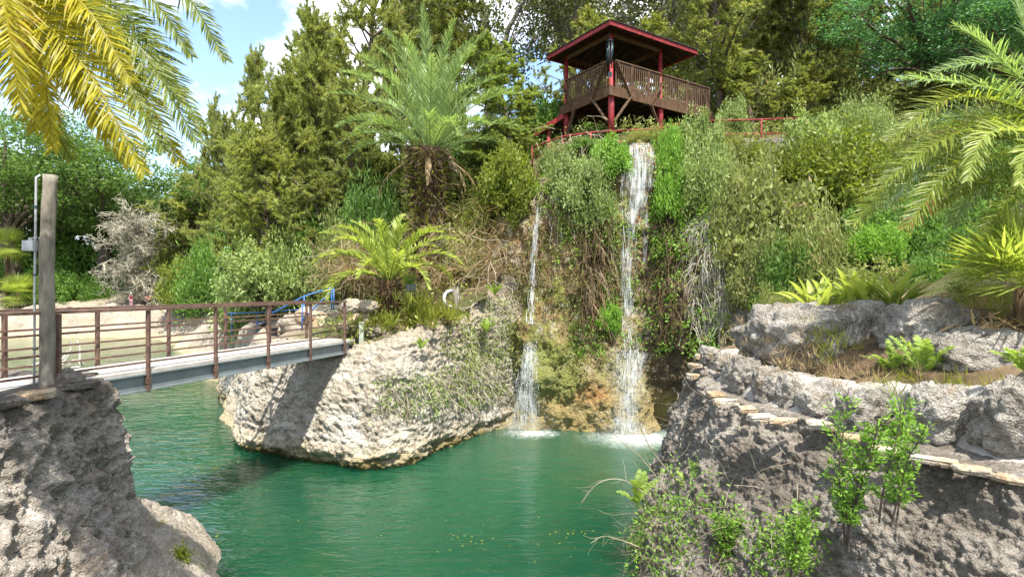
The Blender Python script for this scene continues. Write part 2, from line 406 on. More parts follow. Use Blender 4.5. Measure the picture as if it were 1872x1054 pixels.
# waterfall cliff
YS = [860, 800, 770, 735, 690, 640, 595, 570, 520, 450, 380]
def fall(px, ds, top, dtop, back=1.2):
    """ds: distance at the YS levels; top: pixel row of the lip"""
    c = []
    for y, d in zip(YS, ds):
        if y <= top + 8: y = top + 8 + (y - YS[-1]) * .02 + 6
        c.append(P(px, y, d))
    c[0] = np.array([c[1][0], c[1][1], -6.6])
    c.append(P(px, top, dtop)); b = P(px, top, dtop + back); b[2] = c[-1][2] + .1; c.append(b)
    e = b + (0, back, 0); e[2] = H(e[0], e[1]) - .4; c.append(e)
    return c
cols = [fall(905, [20.6, 20.6, 20.8, 20.9, 21.2, 21.4, 21.6, 21.9, 22.3, 22.7, 23.1], 395, 23.6),
        fall(935, [20.7, 20.7, 20.8, 20.9, 21.1, 21.3, 21.4, 21.7, 22.0, 22.2, 22.5], 385, 22.7),
        fall(965, [20.6, 20.6, 20.5, 20.4, 20.4, 20.5, 20.7, 21.2, 21.6, 21.8, 22.1], 372, 22.3),
        fall(1000, [20.5, 20.5, 20.3, 20.2, 20.15, 20.3, 20.6, 21.2, 21.5, 21.7, 21.8], 335, 22.3),
        fall(1045, [20.4, 20.4, 20.3, 20.3, 20.3, 20.5, 20.8, 21.1, 21.3, 21.5, 21.7], 305, 22.3),
        fall(1090, [20.3, 20.3, 20.4, 20.4, 20.4, 20.6, 20.8, 21.0, 21.2, 21.5, 21.7], 290, 22.3),
        fall(1130, [20.1, 20.1, 20.1, 20.1, 20.2, 20.5, 20.8, 21.1, 21.3, 21.6, 21.7], 275, 22.2),
        fall(1170, [20.0, 20.0, 19.8, 19.8, 20.1, 20.4, 20.9, 21.2, 21.4, 21.6, 21.8], 266, 22.0),
        fall(1205, [20.4, 20.4, 20.6, 20.4, 20.2, 20.2, 20.4, 20.6, 20.9, 21.2, 21.5], 276, 22.0),
        fall(1245, [20.6, 20.6, 20.8, 20.5, 19.9, 19.7, 19.7, 19.8, 20.2, 20.7, 21.2], 290, 22.0),
        fall(1290, [20.0, 20.0, 20.0, 19.9, 19.8, 19.6, 19.5, 19.5, 19.8, 20.2, 20.9], 310, 22.2),
        fall(1340, [18.6, 18.6, 18.6, 18.6, 18.6, 18.6, 18.7, 18.8, 19.2, 19.8, 20.6], 330, 22.2),
        fall(1400, [17.4, 17.4, 17.4, 17.5, 17.6, 17.8, 18.0, 18.2, 18.7, 19.4, 20.3], 350, 22.0)]
def d_fall(p):
    f1 = worley(p * (1.6, 1.6, 1.1), 51)[0]; f2 = worley(p * (3.6, 3.6, 2.4), 61)[0]; f3 = worley(p * 8, 71)[0]
    return fbm(p * .7, 5, 15) * .22 + (worley(p * (.9, .9, .38), 57)[0] - .5) * -.5 + (f1 - .5) * -.26 + (f2 - .5) * -.16 + (f3 - .5) * -.07
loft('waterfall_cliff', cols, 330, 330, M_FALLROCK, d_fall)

# right foreground cliff (ledge with slabs on its rim)
def rc(rim, m1, m2, w, inn):
    rim, m1, m2 = (np.array(v, float) for v in (rim, m1, m2)); h = np.array([inn[0], inn[1], 0.]); h = nrm(h)
    W = np.array([w[0], w[1], WZ])
    return [W + (-.0, .3, -1.4), W, (W + m2) / 2 + (-.06, 0, .1), m2, m1, rim - h * .03 + (0, 0, -.1), rim, rim + h * .28 + (0, 0, .03), rim + h * .75 + (0, 0, .05), rim + h * 1.1 + (0, 0, -.5)]
cols = [rc((7.4, 15.6, -1.75), (7.0, 16.4, -2.7), (6.8, 16.8, -3.8), (6.6, 17.4), (.2, -1)), rc((5.6, 15.0, -1.75), (5.4, 15.6, -2.7), (5.2, 16.0, -3.8), (5.1, 16.4), (.3, -1)),
        rc((4.55, 14.0, -1.85), (4.25, 14.5, -2.7), (4.0, 14.6, -3.8), (3.8, 14.8), (.8, -.6)),
        rc((4.2, 12.9, -1.92), (3.72, 13.1, -2.65), (3.38, 13.0, -3.8), (3.05, 12.6), (1, -.1)), rc((3.85, 11.2, -1.92), (3.5, 11.3, -2.65), (3.02, 11.2, -3.8), (2.4, 10.9), (1, .2)),
        rc((3.78, 9.5, -1.92), (3.42, 9.4, -2.6), (2.8, 9.2, -3.8), (2.15, 9), (1, .2)), rc((4.35, 8.1, -1.92), (3.98, 7.8, -2.6), (3.3, 7.4, -3.7), (2.6, 7), (.8, .6)),
        rc((4.76, 6.4, -1.93), (4.35, 6.1, -2.6), (3.75, 5.7, -3.7), (3, 5.3), (.95, .3)), rc((5.15, 5.4, -1.94), (4.75, 5.1, -2.6), (4.2, 4.8, -3.7), (3.4, 4.4), (.95, .3)),
        rc((5.9, 3.9, -1.94), (5.5, 3.6, -2.6), (5.0, 3.3, -3.7), (4.2, 3.0), (.95, .3)), rc((6.4, 2.0, -1.94), (6.1, 1.9, -2.6), (5.6, 1.8, -3.7), (5, 1.7), (.95, .3))]
def d_right(p):
    f1 = worley(p * (3, 3, 3.5), 81)[0]; f2 = worley(p * (8, 8, 11), 91)[0]; f3 = worley(p * 19, 95)[0]
    lay = np.abs(vnoise(p * (.7, .7, 6) + fbm(p * 1.5, 2, 77)[..., None] * .6, 78))
    up = np.clip((p[..., 2] + 1.98) / .08, 0, 1)
    return (fbm(p * 1.1, 5, 25) * .13 + (f1 - .5) * -.10 + (f2 - .5) * -.085 + (f3 - .5) * -.06 + (worley(p * 34, 97)[0] - .5) * -.03 - (1 - lay) * .06) * (1 - .8 * up)
loft('ledge_cliff', cols, 820, 330, M_DARKROCK, d_right, False)

# left abutment with the flat top that carries the bridge end
def lc(inn, rim, m1, m2, w):
    rim = np.array(rim + (-1.66,)); m1 = np.array(m1 + (-3.2,)); m2 = np.array(m2 + (-4.25,)); W = np.array(w + (WZ,)); inn = np.array(inn + (-1.66,))
    h = nrm((rim - inn) * (1, 1, 0))
    return [W + h * .3 + (0, 0, -1.4), W, W * .5 + m2 * .5 + (0, 0, .08), m2, m1 + h * .05, rim * .6 + m1 * .4 + h * .1, rim + h * .05 + (0, 0, -.12), rim - h * .06, inn * .4 + rim * .6, inn]
cols = [lc((-16, 9), (-16, 11), (-16, 11.2), (-16, 11.4), (-16, 12.4)), lc((-11, 9), (-10, 11.05), (-9.9, 11.2), (-9.8, 11.4), (-9.8, 12.6)),
        lc((-10.6, 8.7), (-8.5, 11.0), (-8.3, 11.2), (-8.1, 11.5), (-8.0, 12.9)), lc((-10.4, 8.4), (-7.72, 10.65), (-7.55, 10.8), (-7.25, 11.2), (-6.9, 12.3)),
        lc((-10.2, 8), (-7.4, 9.95), (-7.2, 9.95), (-6.6, 10.2), (-5.3, 10.35)), lc((-10.2, 7.4), (-7.2, 8.6), (-6.75, 8.6), (-5.9, 8.8), (-4.6, 8.9)),
        lc((-10.2, 6.6), (-7.2, 7.3), (-6.5, 7.3), (-5.5, 7.3), (-4.2, 7.2)), lc((-10.2, 5), (-7.35, 5), (-6.5, 5), (-5.5, 5), (-4.2, 5)), lc((-10.2, 2), (-7.4, 2), (-6.6, 2), (-5.6, 2), (-4.4, 2))]
def d_left(p):
    f1 = worley(p * (2.2, 2.2, 2.6), 111)[0]; f2 = worley(p * (5.5, 5.5, 6.5), 121)[0]; f3 = worley(p * 15, 131)[0]
    z = p[..., 2]; top = np.clip((z + 1.78) / .1, 0, 1); apron = np.clip((-4.1 - z) / .5, 0, 1)
    a = (1 - top) * (1 - .75 * apron)
    lay = np.abs(vnoise(p * (.8, .8, 5) + fbm(p * 1.5, 2, 87)[..., None] * .6, 88))
    return (fbm(p * 1.2, 5, 35) * .16 + (f1 - .5) * -.26 + (f2 - .5) * -.18 + (f3 - .5) * -.07 - (1 - lay) * .08) * a + (.05 * fbm(p * 1.0, 3, 36) - .02 * worley(p * 9, 37)[0]) * apron
loft('abutment_rock', cols, 700, 330, M_GREYROCK, d_left, False)

# ------------------------------------------------------------------ water
t = NT('pool_water'); p = t.pos()
xyz = t.n('ShaderNodeSeparateXYZ', {0: p}).outputs
deep = t.ramp(t.noise(p, .13, 3), [(.3, (.004, .038, .019)), (.7, (.010, .064, .030))])
deep = t.mix(t.maprange(t.noise(t.scalev(p, 1, .5, 1), .35, 4), .52, .7, 0, .45), deep, (.025, .06, .018))
FALLS = ((.75, 20.15), (4.35, 19.5))
foam = None; near = None
for k, (fx, fy) in enumerate(FALLS):
    d = t.n('ShaderNodeVectorMath', {0: t.scalev(p, .8, 1, 0), 1: (fx * .8, fy, 0)}, operation='DISTANCE').outputs['Value']
    dn = t.math('ADD', d, t.maprange(t.noise(p, 6, 6, .8), 0, 1, -1.1, 1.1))
    f = t.math('POWER', t.maprange(dn, (1.0, 1.9)[k], .0), 1.8)
    foam = f if foam is None else t.math('MAXIMUM', foam, f)
    b = t.maprange(d, 6, .5); near = b if near is None else t.math('MAXIMUM', near, b)
deep = t.mix(t.math('MULTIPLY', near, .35), deep, (.04, .10, .065))
col = t.mix(t.math('MULTIPLY', foam, .85), deep, (.8, .84, .82))
w1 = t.noise(t.scalev(p, 1.1, 2.6, 1, (0, 0, R(12))), 1.3, 3, .5, .6)
w2 = t.noise(t.scalev(p, 1.0, 2.2, 1, (0, 0, R(-18))), 5.5, 3, .5, .3)
ch = t.math('MULTIPLY', t.noise(p, 14, 3), t.math('MULTIPLY', near, .5))
calm = t.maprange(t.noise(p, .22, 2), .35, .65, .45, 1.0)
h = t.math('MULTIPLY', t.math('ADD', t.math('ADD', w1, t.math('MULTIPLY', w2, .16)), ch), calm)
sh = t.principled(col, t.math('ADD', t.math('MULTIPLY', foam, .5), .04), t.bump(h, .36, .17), .85, IOR=1.38, **{'Subsurface Weight': 1.0, 'Subsurface Radius': (1, 1, 1), 'Subsurface Scale': 1.6})
for n_ in t.t.nodes:
    if n_.type == 'BSDF_PRINCIPLED': n_.subsurface_method = 'BURLEY'
M_WATER = t.done(sh)
m = MB(); m.quads([[(-150, -6, WZ), (40, -6, WZ), (40, 75, WZ), (-150, 75, WZ)]])
tag(m.build('water', M_WATER), kind='structure')
# ------------------------------------------------------------------ built things
M_RUST = plain_mat('rusty_steel', (.115, .066, .048), .75, .05, .55, .3, 6)
M_GREYSTEEL = plain_mat('grey_painted_steel', (.16, .185, .19), .5, .2, .25, .2, 3)
M_RED = plain_mat('red_paint', (.2, .014, .017), .65, 0, .7, .3, 5)
M_BLUE = plain_mat('blue_paint', (.025, .12, .34), .5, 0, .3, .2, 5)
M_WOOD = bark_mat('weathered_wood', (.05, .028, .017), (.13, .078, .048), 5)
M_WOODLIGHT = bark_mat('greyed_wood', (.062, .038, .025), (.16, .105, .07), 5)
M_SHINGLE = plain_mat('dark_shingles', (.03, .028, .027), .9, 0, .4, .6, 4)
M_UNDER = plain_mat('dark_boards', (.035, .022, .016), .85, 0, .4, .3, 4)  # darker tone for soffit, floor and joists
M_POLE = bark_mat('pole_wood', (.075, .068, .052), (.29, .26, .21), 3)
M_PLASTIC = plain_mat('grey_plastic', (.32, .34, .345), .5, 0, .15)
M_BLACKPLASTIC = plain_mat('black_plastic', (.03, .032, .034), .5, 0, .2)
M_WHITE = plain_mat('white_paint', (.55, .56, .55), .6, 0, .2)
M_TEAL = plain_mat('dark_metal', (.03, .05, .055), .35, .8, .2)
M_POST = plain_mat('pale_green_wood', (.33, .37, .28), .85, 0, .3, .4, 6)
M_BEAMPALE = bark_mat('bleached_branch', (.4, .36, .3), (.62, .58, .52), 8)

# footbridge -------------------------------------------------------
bd = nrm(np.array([.321, 1, 0])); bn = np.array([-bd[1], bd[0], 0])          # along the bridge, across it to the left
def BP(Y, off, z): return np.array([-10.72 + .321 * Y, Y, z]) + bn * off
ZD = -1.585; ZR = -.40; BW = 1.36
bridge = thing('footbridge', 'narrow footbridge with rusty brown rails and a grey steel girder across the channel', 'bridge', BP(12, .65, ZD))
PRB = lambda mb, n, mat, sm=False: adopt(mb.build(n, mat, None, sm), bridge)
m = MB()
for k in range(28):
    y0 = 6.4 + k * .41
    m.bar(BP(y0 + .006, BW / 2, ZD - .03), BP(y0 + .404, BW / 2, ZD - .03), BW + .12, .06)
PRB(m, 'deck', M_CONC)
for off in (-.02, BW + .02):
    g = MB(); a, b = BP(7.5, off, 0), BP(17.6, off, 0)
    for z, w_, h_ in ((ZD - .075, .16, .03), (ZD - .23, .03, .28), (ZD - .385, .16, .03)):
        g.bar(a + (0, 0, z), b + (0, 0, z), w_, h_)
    PRB(g, 'girder', M_GREYSTEEL)
YN = [7.97, 9.53, 11.09, 12.65, 14.21, 15.77, 17.3]; YF = [8.1, 9.65, 11.22, 12.8, 14.4, 15.95, 17.5]
for off, ys_, z0 in ((-.09, YN, ZD - .42), (BW + .09, YF, ZD - .3)):
    t_ = MB(); t_.bar(BP(6.2, off, ZR), BP(ys_[-1] + .06, off, ZR), .10, .05)
    rl = PRB(t_, 'railing', M_RUST)
    for Y in ys_:
        p_ = MB(); p_.bar(BP(Y, off, z0), BP(Y, off, ZR - .03), .062, .062, (0, 1, 0))
        p_.bar(BP(Y - .042, off, ZD - .2), BP(Y + .042, off, ZD - .2), .066, .12)
        under(p_.build('rail_post', M_RUST), rl)
    for dz in (.36, .70, 1.03):
        t_ = MB(); q0, q1 = BP(6.2, off + (.045 if off < 0 else -.045), ZR - dz), BP(ys_[-1], off + (.045 if off < 0 else -.045), ZR - dz)
        t_.bar(q0, q1, .025, .036); under(t_.build('lower_rail', M_RUST), rl)

# utility pole ------------------------------------------------------
pb = P(84, 706, 9.3); pb[2] = -1.68
pole = thing('utility_pole', 'weathered round wooden pole standing on the abutment, cut off flat at its top', 'pole', pb)
m = MB(); ht = P(91, 320, 9.3)[2] - pb[2]; z_ = np.linspace(0, ht, 30)
pp = np.stack([.012 * np.sin(z_ * 2.1) + z_ / ht * .055, .01 * np.cos(z_ * 1.7), z_], -1)
m.tube(pp, .108 - .008 * z_ / ht + .004 * np.sin(z_ * 9), 20); m.build('post', M_POLE, pole, True)
m = MB(); m.tube([(-.12, -.09, .0), (-.11, -.09, 1.5), (-.085, -.09, ht - .12), (-.085, -.09, ht - .06), (-.05, -.05, ht - .01)], .017, 8); m.build('conduit', M_PLASTIC, pole, True)
m = MB(); m.box((-.165, -.10, 2.37), (.2, .11, .17)); m.tube([(-.165, -.1, 2.455), (-.165, -.1, 2.5)], .03, 8); jb = m.build('junction_box', M_PLASTIC, pole); m = MB(); m.box((-.165, -.16, 2.37), (.18, .012, .15)); m.build('lid', M_PLASTIC, jb)
for zz in (.7, 1.9, 3.0):
    m = MB(); m.box((-.09, -.1, zz), (.07, .03, .03)); m.build('clamp', M_TEAL, pole)

# rocks -------------------------------------------------------------
def rock_obj(name, c, size, mat, seed=0, sub=5, rough=1.0, parent=None, rz=0, square=0):
    bm = bmesh.new(); bmesh.ops.create_icosphere(bm, subdivisions=sub, radius=1)
    bm.verts.ensure_lookup_table()
    V = np.array([v.co[:] for v in bm.verts]); Fc = np.array([[v.index for v in f.verts] for f in bm.faces]); bm.free()
    if square:
        V = V / (np.sum(np.abs(V) ** 4, 1, keepdims=True) ** .25) * square + V * (1 - square)
    sz = np.array(size, float); s = float(sz.mean())
    q = V + seed * 7.13
    d = fbm(q * 1.1, 4, 3) * .16 + (worley(q * 1.5, seed)[0] - .5) * -.28 + (worley(q * 3.6, seed + 3)[0] - .5) * -.2 * rough + (worley(q * 8, seed + 5)[0] - .5) * -.11 * rough
    V = V * (1 + d)[:, None] * sz
    c_, s_ = math.cos(rz), math.sin(rz)
    V = V @ np.array([[c_, s_, 0], [-s_, c_, 0], [0, 0, 1]])
    V += np.asarray(c)
    if parent is not None:
        return adopt(link_mesh(name, V, [Fc], mat, None, True), parent)
    ct = np.asarray(c, float)
    o = link_mesh(name, V - ct, [Fc], mat, None, True); o.location = ct
    return o
def slab_mesh(m, c, L, W, T, rz, tilt=0, seed=0):
    r = np.random.default_rng(seed); n = 11
    th = np.sort(r.uniform(0, 2 * np.pi, n) * .35 + np.linspace(0, 2 * np.pi, n, endpoint=False) * .65 + .2)
    x = np.sign(np.cos(th)) * np.abs(np.cos(th)) ** .55 * L / 2 * r.uniform(.82, 1.05, n); y = np.sign(np.sin(th)) * np.abs(np.sin(th)) ** .55 * W / 2 * r.uniform(.8, 1.05, n)
    lev = [(-T / 2, .93), (-T * .1, 1.0), (T * .12, .965), (T * .16, 1.0), (T / 2, .95)]
    A = np.concatenate([np.stack([x * k, y * k, np.full(n, z)], 1) + r.normal(0, T * .06, (n, 3)) for z, k in lev])
    M = np.array(Matrix.Rotation(rz, 3, 'Z') @ Matrix.Rotation(tilt, 3, 'X'))
    j = np.arange(n); Fs = [np.concatenate([np.stack([j + a * n, (j + 1) % n + a * n, (j + 1) % n + (a + 1) * n, j + (a + 1) * n], 1) for a in range(len(lev) - 1)]), j[::-1][None], (j + (len(lev) - 1) * n)[None]]
    m.add(A @ M.T + np.asarray(c), Fs)

tag(rock_obj('boulder', P(120, 700, 9.6) * (1, 1, 0) + (0, 0, -1.56), (.27, .22, .2), M_DARKROCK, 3, 4), 'small dark brown boulder leaning against the foot of the wooden pole', 'boulder')
for k, (px, py, d, L_, W_, T_, lab, mat) in enumerate((
        (148, 678, 10.3, .62, .34, .07, 'dark flat capstone lying on the abutment corner beside the girder', M_DARKROCK), (165, 692, 10.2, .55, .42, .08, 'grey flat capstone on the outer corner of the abutment', M_GREYROCK),
        (150, 712, 9.6, .8, .32, .1, 'grey ledge stone on the abutment rim in front of the small dark boulder', M_GREYROCK), (70, 733, 8.7, 1.1, .34, .11, 'long rusty-stained rim stone in front of the wooden pole', M_SLAB), (10, 756, 8.1, .6, .36, .1, 'grey rim stone on the abutment at the frame edge', M_GREYROCK))):
    c = P(px, py, d); m = MB(); slab_mesh(m, (0, 0, 0), L_, W_, T_, R((10, 40, 70, 55, 75)[k]), R(4), 20 + k)
    o = m.build('capstone', mat); c[2] = -1.665 + T_ * .42 + (.06 if k == 0 else 0); o.location = c; tag(o, lab, 'capstone', 'capstones on the abutment rim')

# retaining wall with its boulders and slabs --------------------------
wall = thing('retaining_wall', 'low mortared wall of rounded boulders with flat slabs along the ledge', 'wall', (4.8, 9.5, -1.92))
rim_l = np.array([(5.2, 14.2), (4.75, 13.7), (4.54, 12.8), (4.2, 11.2), (4.15, 9.7), (4.64, 8.52), (5.3, 6.72), (5.75, 5.5), (6.5, 3.9), (7.2, 2.2)])
hl = np.array([.42, .42, .42, .42, .46, .52, .66, .68, .7, .7])
cols = []
for k, (x, y) in enumerate(rim_l):
    tx, ty = (rim_l[min(k + 1, len(rim_l) - 1)] - rim_l[max(k - 1, 0)]); n_ = nrm(np.array([-ty, tx, 0])) * -1
    n_ = -n_ if n_[0] < 0 else n_
    b = np.array([x, y, -1.93]); h_ = hl[k]
    cols.append([b - n_ * .22 + (0, 0, -.1), b - n_ * .12 + (0, 0, .03), b + n_ * .02 + (0, 0, .16), b + n_ * .1 + (0, 0, h_ * .7), b + n_ * .2 + (0, 0, h_), b + n_ * .45 + (0, 0, h_ + .03), b + n_ * 1.1 + (0, 0, h_ - .1)])
o = loft('mortar_bed', cols, 300, 60, M_MORTAR, lambda p: fbm(p * 1.6, 4, 55) * .07 + fbm(p * 8, 3, 56) * .015, False)
del o['kind']; adopt(o, wall)
for k, (px, py, w_, h_, d) in enumerate(((1296, 652, 34, 34, 12.9), (1318, 668, 36, 44, 12.4), (1300, 690, 30, 28, 12.2), (1345, 690, 40, 60, 11.2), (1378, 690, 60, 80, 10.4), (1425, 712, 62, 80, 9.6), (1462, 722, 50, 70, 9.2), (1500, 742, 56, 60, 8.75),
                                       (1590, 755, 80, 96, 7.9), (1722, 765, 108, 128, 6.95), (1858, 765, 130, 140, 6.3))):
    if 3 < k < 9: px -= 13; py += 4
    c = P(px, py, d + (.12 if k > 8 else -.08)); s = d / F
    rock_obj('boulder', c, (w_ * s * .52, .26 + w_ * s * .1, h_ * s * .52), M_BOULDER, 30 + k, 5, 1.2, wall, 0, .45)
for k, (px, py, L_, W_, T_, a) in enumerate(((1276, 650, .34, .3, .1, 30), (1272, 668, .36, .3, .1, 12), (1270, 688, .4, .34, .11, 5), (1288, 704, .36, .32, .13, 40), (1312, 722, .42, .34, .09, 10), (1330, 736, .46, .3, .1, -20), (1366, 748, .34, .26, .09, -12), (1395, 764, .46, .3, .1, 5),
                                       (1440, 770, .6, .26, .07, -15), (1505, 776, .42, .28, .09, -20), (1560, 800, .34, .24, .06, -25), (1620, 822, .3, .24, .05, -30), (1710, 842, .5, .2, .055, -38), (1788, 860, .46, .22, .06, -40), (1862, 878, .42, .22, .06, -45))):
    d = 1.9 * F / (py - 527)
    if k < 4: d = 12.9 - .12 * k
    c = P(px, py, d); m = MB(); slab_mesh(m, c, L_, W_, T_, R(a), R(3), 60 + k)
    adopt(m.build('slab', M_SLAB), wall)

# loose boulders on the planted bank
for px, py, w_, h_, d, lab, rz in ((1470, 622, 210, 120, 10.4, 'broad pale boulder half covered with dry grass behind the ledge wall', 10), (1568, 618, 140, 112, 10.0, 'pale rounded boulder below the strap-leaved plant', -10),
                                   (1692, 612, 156, 116, 8.8, 'large grey boulder with a flat top behind the tall ferns', 20), (1800, 664, 176, 112, 7.7, 'grey sloping boulder to the right of the tall ferns', -20), (1850, 722, 70, 40, 7.3, 'low flat grey rock just above the wall at the frame edge', 0)):
    s = d / F
    o = rock_obj('boulder', P(px, py, d + .3), (w_ * s * .55, w_ * s * .45, h_ * s * .56), M_BOULDER, px, 5, 1, None, R(rz), .4); tag(o, lab, 'boulder', 'boulders on the planted bank')

# gazebo ---------------------------------------------------------------
g0 = np.array([4.18, 24.0, 0]); e1 = np.array([.835, .55, 0]); e2 = np.array([-.55, .835, 0])
GA = lambda a, b, z: g0 + e1 * a + e2 * b + (0, 0, z)
gz = thing('gazebo', 'two storey wooden gazebo with red posts and a dark hipped roof above the falls', 'gazebo', (5, 26, 6.9))
GP = lambda mb, n, mat, sm=False, par=None: adopt(mb.build(n, mat, None, sm), gz)
ZF, ZT, ZE = 8.5, 9.6, 10.8
# roof
A0, A1, B0, B1 = -.62, 4.75, -.62, 3.65
m = MB(); rdg = ZE + .8; am, bm_ = .5 * (A0 + A1), .5 * (B0 + B1)
cs = [GA(A0, B0, ZE), GA(A1, B0, ZE), GA(A1, B1, ZE), GA(A0, B1, ZE)]; r0, r1 = GA(A0 + 2.1, bm_, rdg), GA(A1 - 2.1, bm_, rdg)
up = np.array([0, 0, .1])
m.quads([[cs[0] + up, cs[1] + up, r1 + up, r0 + up], [cs[2] + up, cs[3] + up, r0 + up, r1 + up]]); m.tris([[cs[1] + up, cs[2] + up, r1 + up], [cs[3] + up, cs[0] + up, r0 + up]])
for a, b in ((0, 1), (1, 2), (2, 3), (3, 0)): m.bar(cs[a] + (0, 0, .115), cs[b] + (0, 0, .115), .14, .03)
roof = GP(m, 'roof', M_SHINGLE)
m = MB(); dn = np.array([0, 0, -.0])
m.quads([[r0, r1, cs[1], cs[0]], [r1, r0, cs[3], cs[2]]]); m.tris([[r1, cs[2], cs[1]], [r0, cs[0], cs[3]]])
under(m.build('soffit', M_UNDER), roof)
m = MB()
for k in range(11):
    a = A0 + .25 + k * (A1 - A0 - .5) / 10
    f = min(1, (a - A0) / 2.1, (A1 - a) / 2.1)
    for b0, s_ in ((B0, 1), (B1, -1)): m.bar(GA(a, b0 + .05 * s_, ZE - .05), GA(a, b0 + s_ * f * (bm_ - B0), ZE + .8 * f - .05), .05, .1)
for k in range(8):
    b = B0 + .3 + k * (B1 - B0 - .6) / 7; f = 1 - abs(b - bm_) / (bm_ - B0)
    for a0, s_ in ((A0, 1), (A1, -1)): m.bar(GA(a0 + .05 * s_, b, ZE - .05), GA(a0 + s_ * f * 2.1, b, ZE + .8 * f - .05), .05, .1)
under(m.build('rafters', M_WOOD), roof)['kind'] = 'stuff'
for a, b in ((0, 1), (1, 2), (2, 3), (3, 0)):
    m = MB(); m.bar(cs[a] + (0, 0, 0), cs[b] + (0, 0, 0), .05, .17); under(m.build('fascia', M_RED), roof)
# posts
for a, b in ((0, 0), (3, 0), (0, 3), (3, 3), (4.3, 3), (6.3, 0), (6.3, 3)):
    hi = a < 5
    m = MB(); p_ = GA(a, b, 0)
    zb = float(H(p_[0], p_[1])) - .4
    m.tube([p_ + (0, 0, min(zb, 6.6)), p_ + (0, 0, 8.3), p_ + (0, 0, 8.35), p_ + (0, 0, ZE + (0 if hi else -1.25))], [.135, .13, .09, .085], 14)
    GP(m, 'post', M_RED, True)
for a, b, c, d in ((0, 0, 3, 0), (0, 0, 0, 3), (0, 3, 3, 3), (3, 0, 3, 3)):
    m = MB(); m.bar(GA(a, b, ZE - .1), GA(c, d, ZE - .1), .09, .18); GP(m, 'eave_beam', M_WOOD)
# floor + beams
m = MB()
for k in range(24): m.bar(GA(-.05 + k * .28, -.08, ZF - .03), GA(-.05 + k * .28, 3.1, ZF - .03), .27, .05)
GP(m, 'floor', M_UNDER)
m = MB()
for k in range(12): m.bar(GA(.1 + k * .57, 0, ZF - .19), GA(.1 + k * .57, 3.05, ZF - .19), .05, .24)
GP(m, 'joists', M_UNDER)['kind'] = 'stuff'
for a, b, c, d in ((-.3, -.17, 6.45, -.17), (-.17, -.06, -.17, 3.25), (-.1, 3.15, 6.4, 3.15)):
    m = MB(); m.bar(GA(a, b, ZF - .24), GA(c, d, ZF - .24), .1, .4); GP(m, 'beam', M_WOOD)
# railings
def railing(a, b, c, d, nb, gaps):
    m = MB(); p_, q_ = GA(a, b, 0), GA(c, d, 0)
    m.bar(p_ + (0, 0, ZT), q_ + (0, 0, ZT), .14, .05); m.bar(p_ + (0, 0, ZT - .1), q_ + (0, 0, ZT - .1), .04, .1); m.bar(p_ + (0, 0, ZF + .12), q_ + (0, 0, ZF + .12), .04, .1)
    for k in range(nb):
        f = (k + .5) / nb; x = p_ + (q_ - p_) * f
        m.bar(x + (0, 0, ZF - .0), x + (0, 0, ZT - .03), .045, .045, (0, 1, 0))
    rl = GP(m, 'railing', M_WOODLIGHT)
    for f in gaps:
        x = p_ + (q_ - p_) * f; m = MB(); m.bar(x + (0, 0, ZF - .45), x + (0, 0, ZT - .03), .13, .1, (0, 1, 0)); under(m.build('rail_post', M_WOOD), rl)
railing(.12, -.1, 2.9, -.1, 22, (.36, .72)); railing(-.1, .12, -.1, 2.9, 22, (.36, .72)); railing(3.1, -.1, 6.3, -.1, 24, (.5, .98)); railing(6.35, 0, 6.35, 3, 20, ()); railing(3.1, 3.1, 6.3, 3.1, 22, ())
# knee braces
for p_, q_ in (((.1, -.22, 9.55), (1.0, -.22, 8.05)), ((1.02, -.24, 8.3), (.04, -.2, 7.05)), ((2.9, -.22, 9.2), (2.1, -.22, 8.0)), ((2.12, -.24, 8.1), (2.98, -.16, 6.75)),
               ((-.22, .1, 9.55), (-.22, 1.0, 8.05)), ((-.24, 1.02, 8.3), (-.2, .04, 7.05)), ((-.22, 2.95, 9.3), (-.22, 2.1, 8.0)), ((-.24, 2.12, 8.1), (-.16, 2.98, 6.6))):
    m = MB(); m.bar(GA(*p_), GA(*q_), .05, .14, e1 if abs(p_[0]) < .5 and abs(q_[0]) < .5 and p_[1] > 0 else e2); GP(m, 'brace', M_WOODLIGHT if q_[2] < 7.2 else M_WOOD)
# lower lean-to roof on the left
q = [P(978, 246, 27.0), P(1030, 212, 26.4), P(1085, 212, 29), P(1040, 246, 30)]
m = MB(); q2 = [v + (0, 0, .06) for v in q]; m.quads([q2, q[::-1]])
for k in range(4): m.quads([[q[k], q[(k + 1) % 4], q2[(k + 1) % 4], q2[k]]])
lr = GP(m, 'lower_roof', M_SHINGLE)
m = MB(); m.bar(q[0] + (0, -.03, 0), q[1] + (0, -.03, 0), .05, .22); under(m.build('fascia', M_RED), lr)
m = MB(); a = P(1003, 236, 26.9); m.tube([a * (1, 1, 0) + (0, 0, 5.2), a], .1, 12); GP(m, 'post', M_RED, True)
# wind chime
wc = thing('wind_chime', 'dark tubular wind chime hanging at the front corner of the gazebo', 'wind chime', P(1115, 60, 23.55))
h0 = P(1115, 60, 23.55); zt = lambda py: P(1115, py, 23.55)[2] - h0[2]
m = MB(); m.tube([(0, 0, .3), (0, 0, zt(74))], .006, 5); m.tube([(0, 0, zt(76)), (0, 0, zt(74))], .13, 14); m.build('top_disc', M_TEAL, wc)
for k in range(6):
    a = k * math.pi / 3; m = MB(); m.tube([(.115 * math.cos(a), .115 * math.sin(a), zt(77)), (.115 * math.cos(a), .115 * math.sin(a), zt(112 + k * 3))], .024, 8); m.build('tube', M_TEAL, wc, True)
m = MB(); m.tube([(0, 0, zt(76)), (0, 0, zt(132))], .005, 5); m.tube([(0, -.01, zt(132)), (0, .01, zt(132))], .001, 4); m.box((0, 0, zt(136)), (.15, .015, .2)); m.build('wind_sail', M_TEAL, wc)

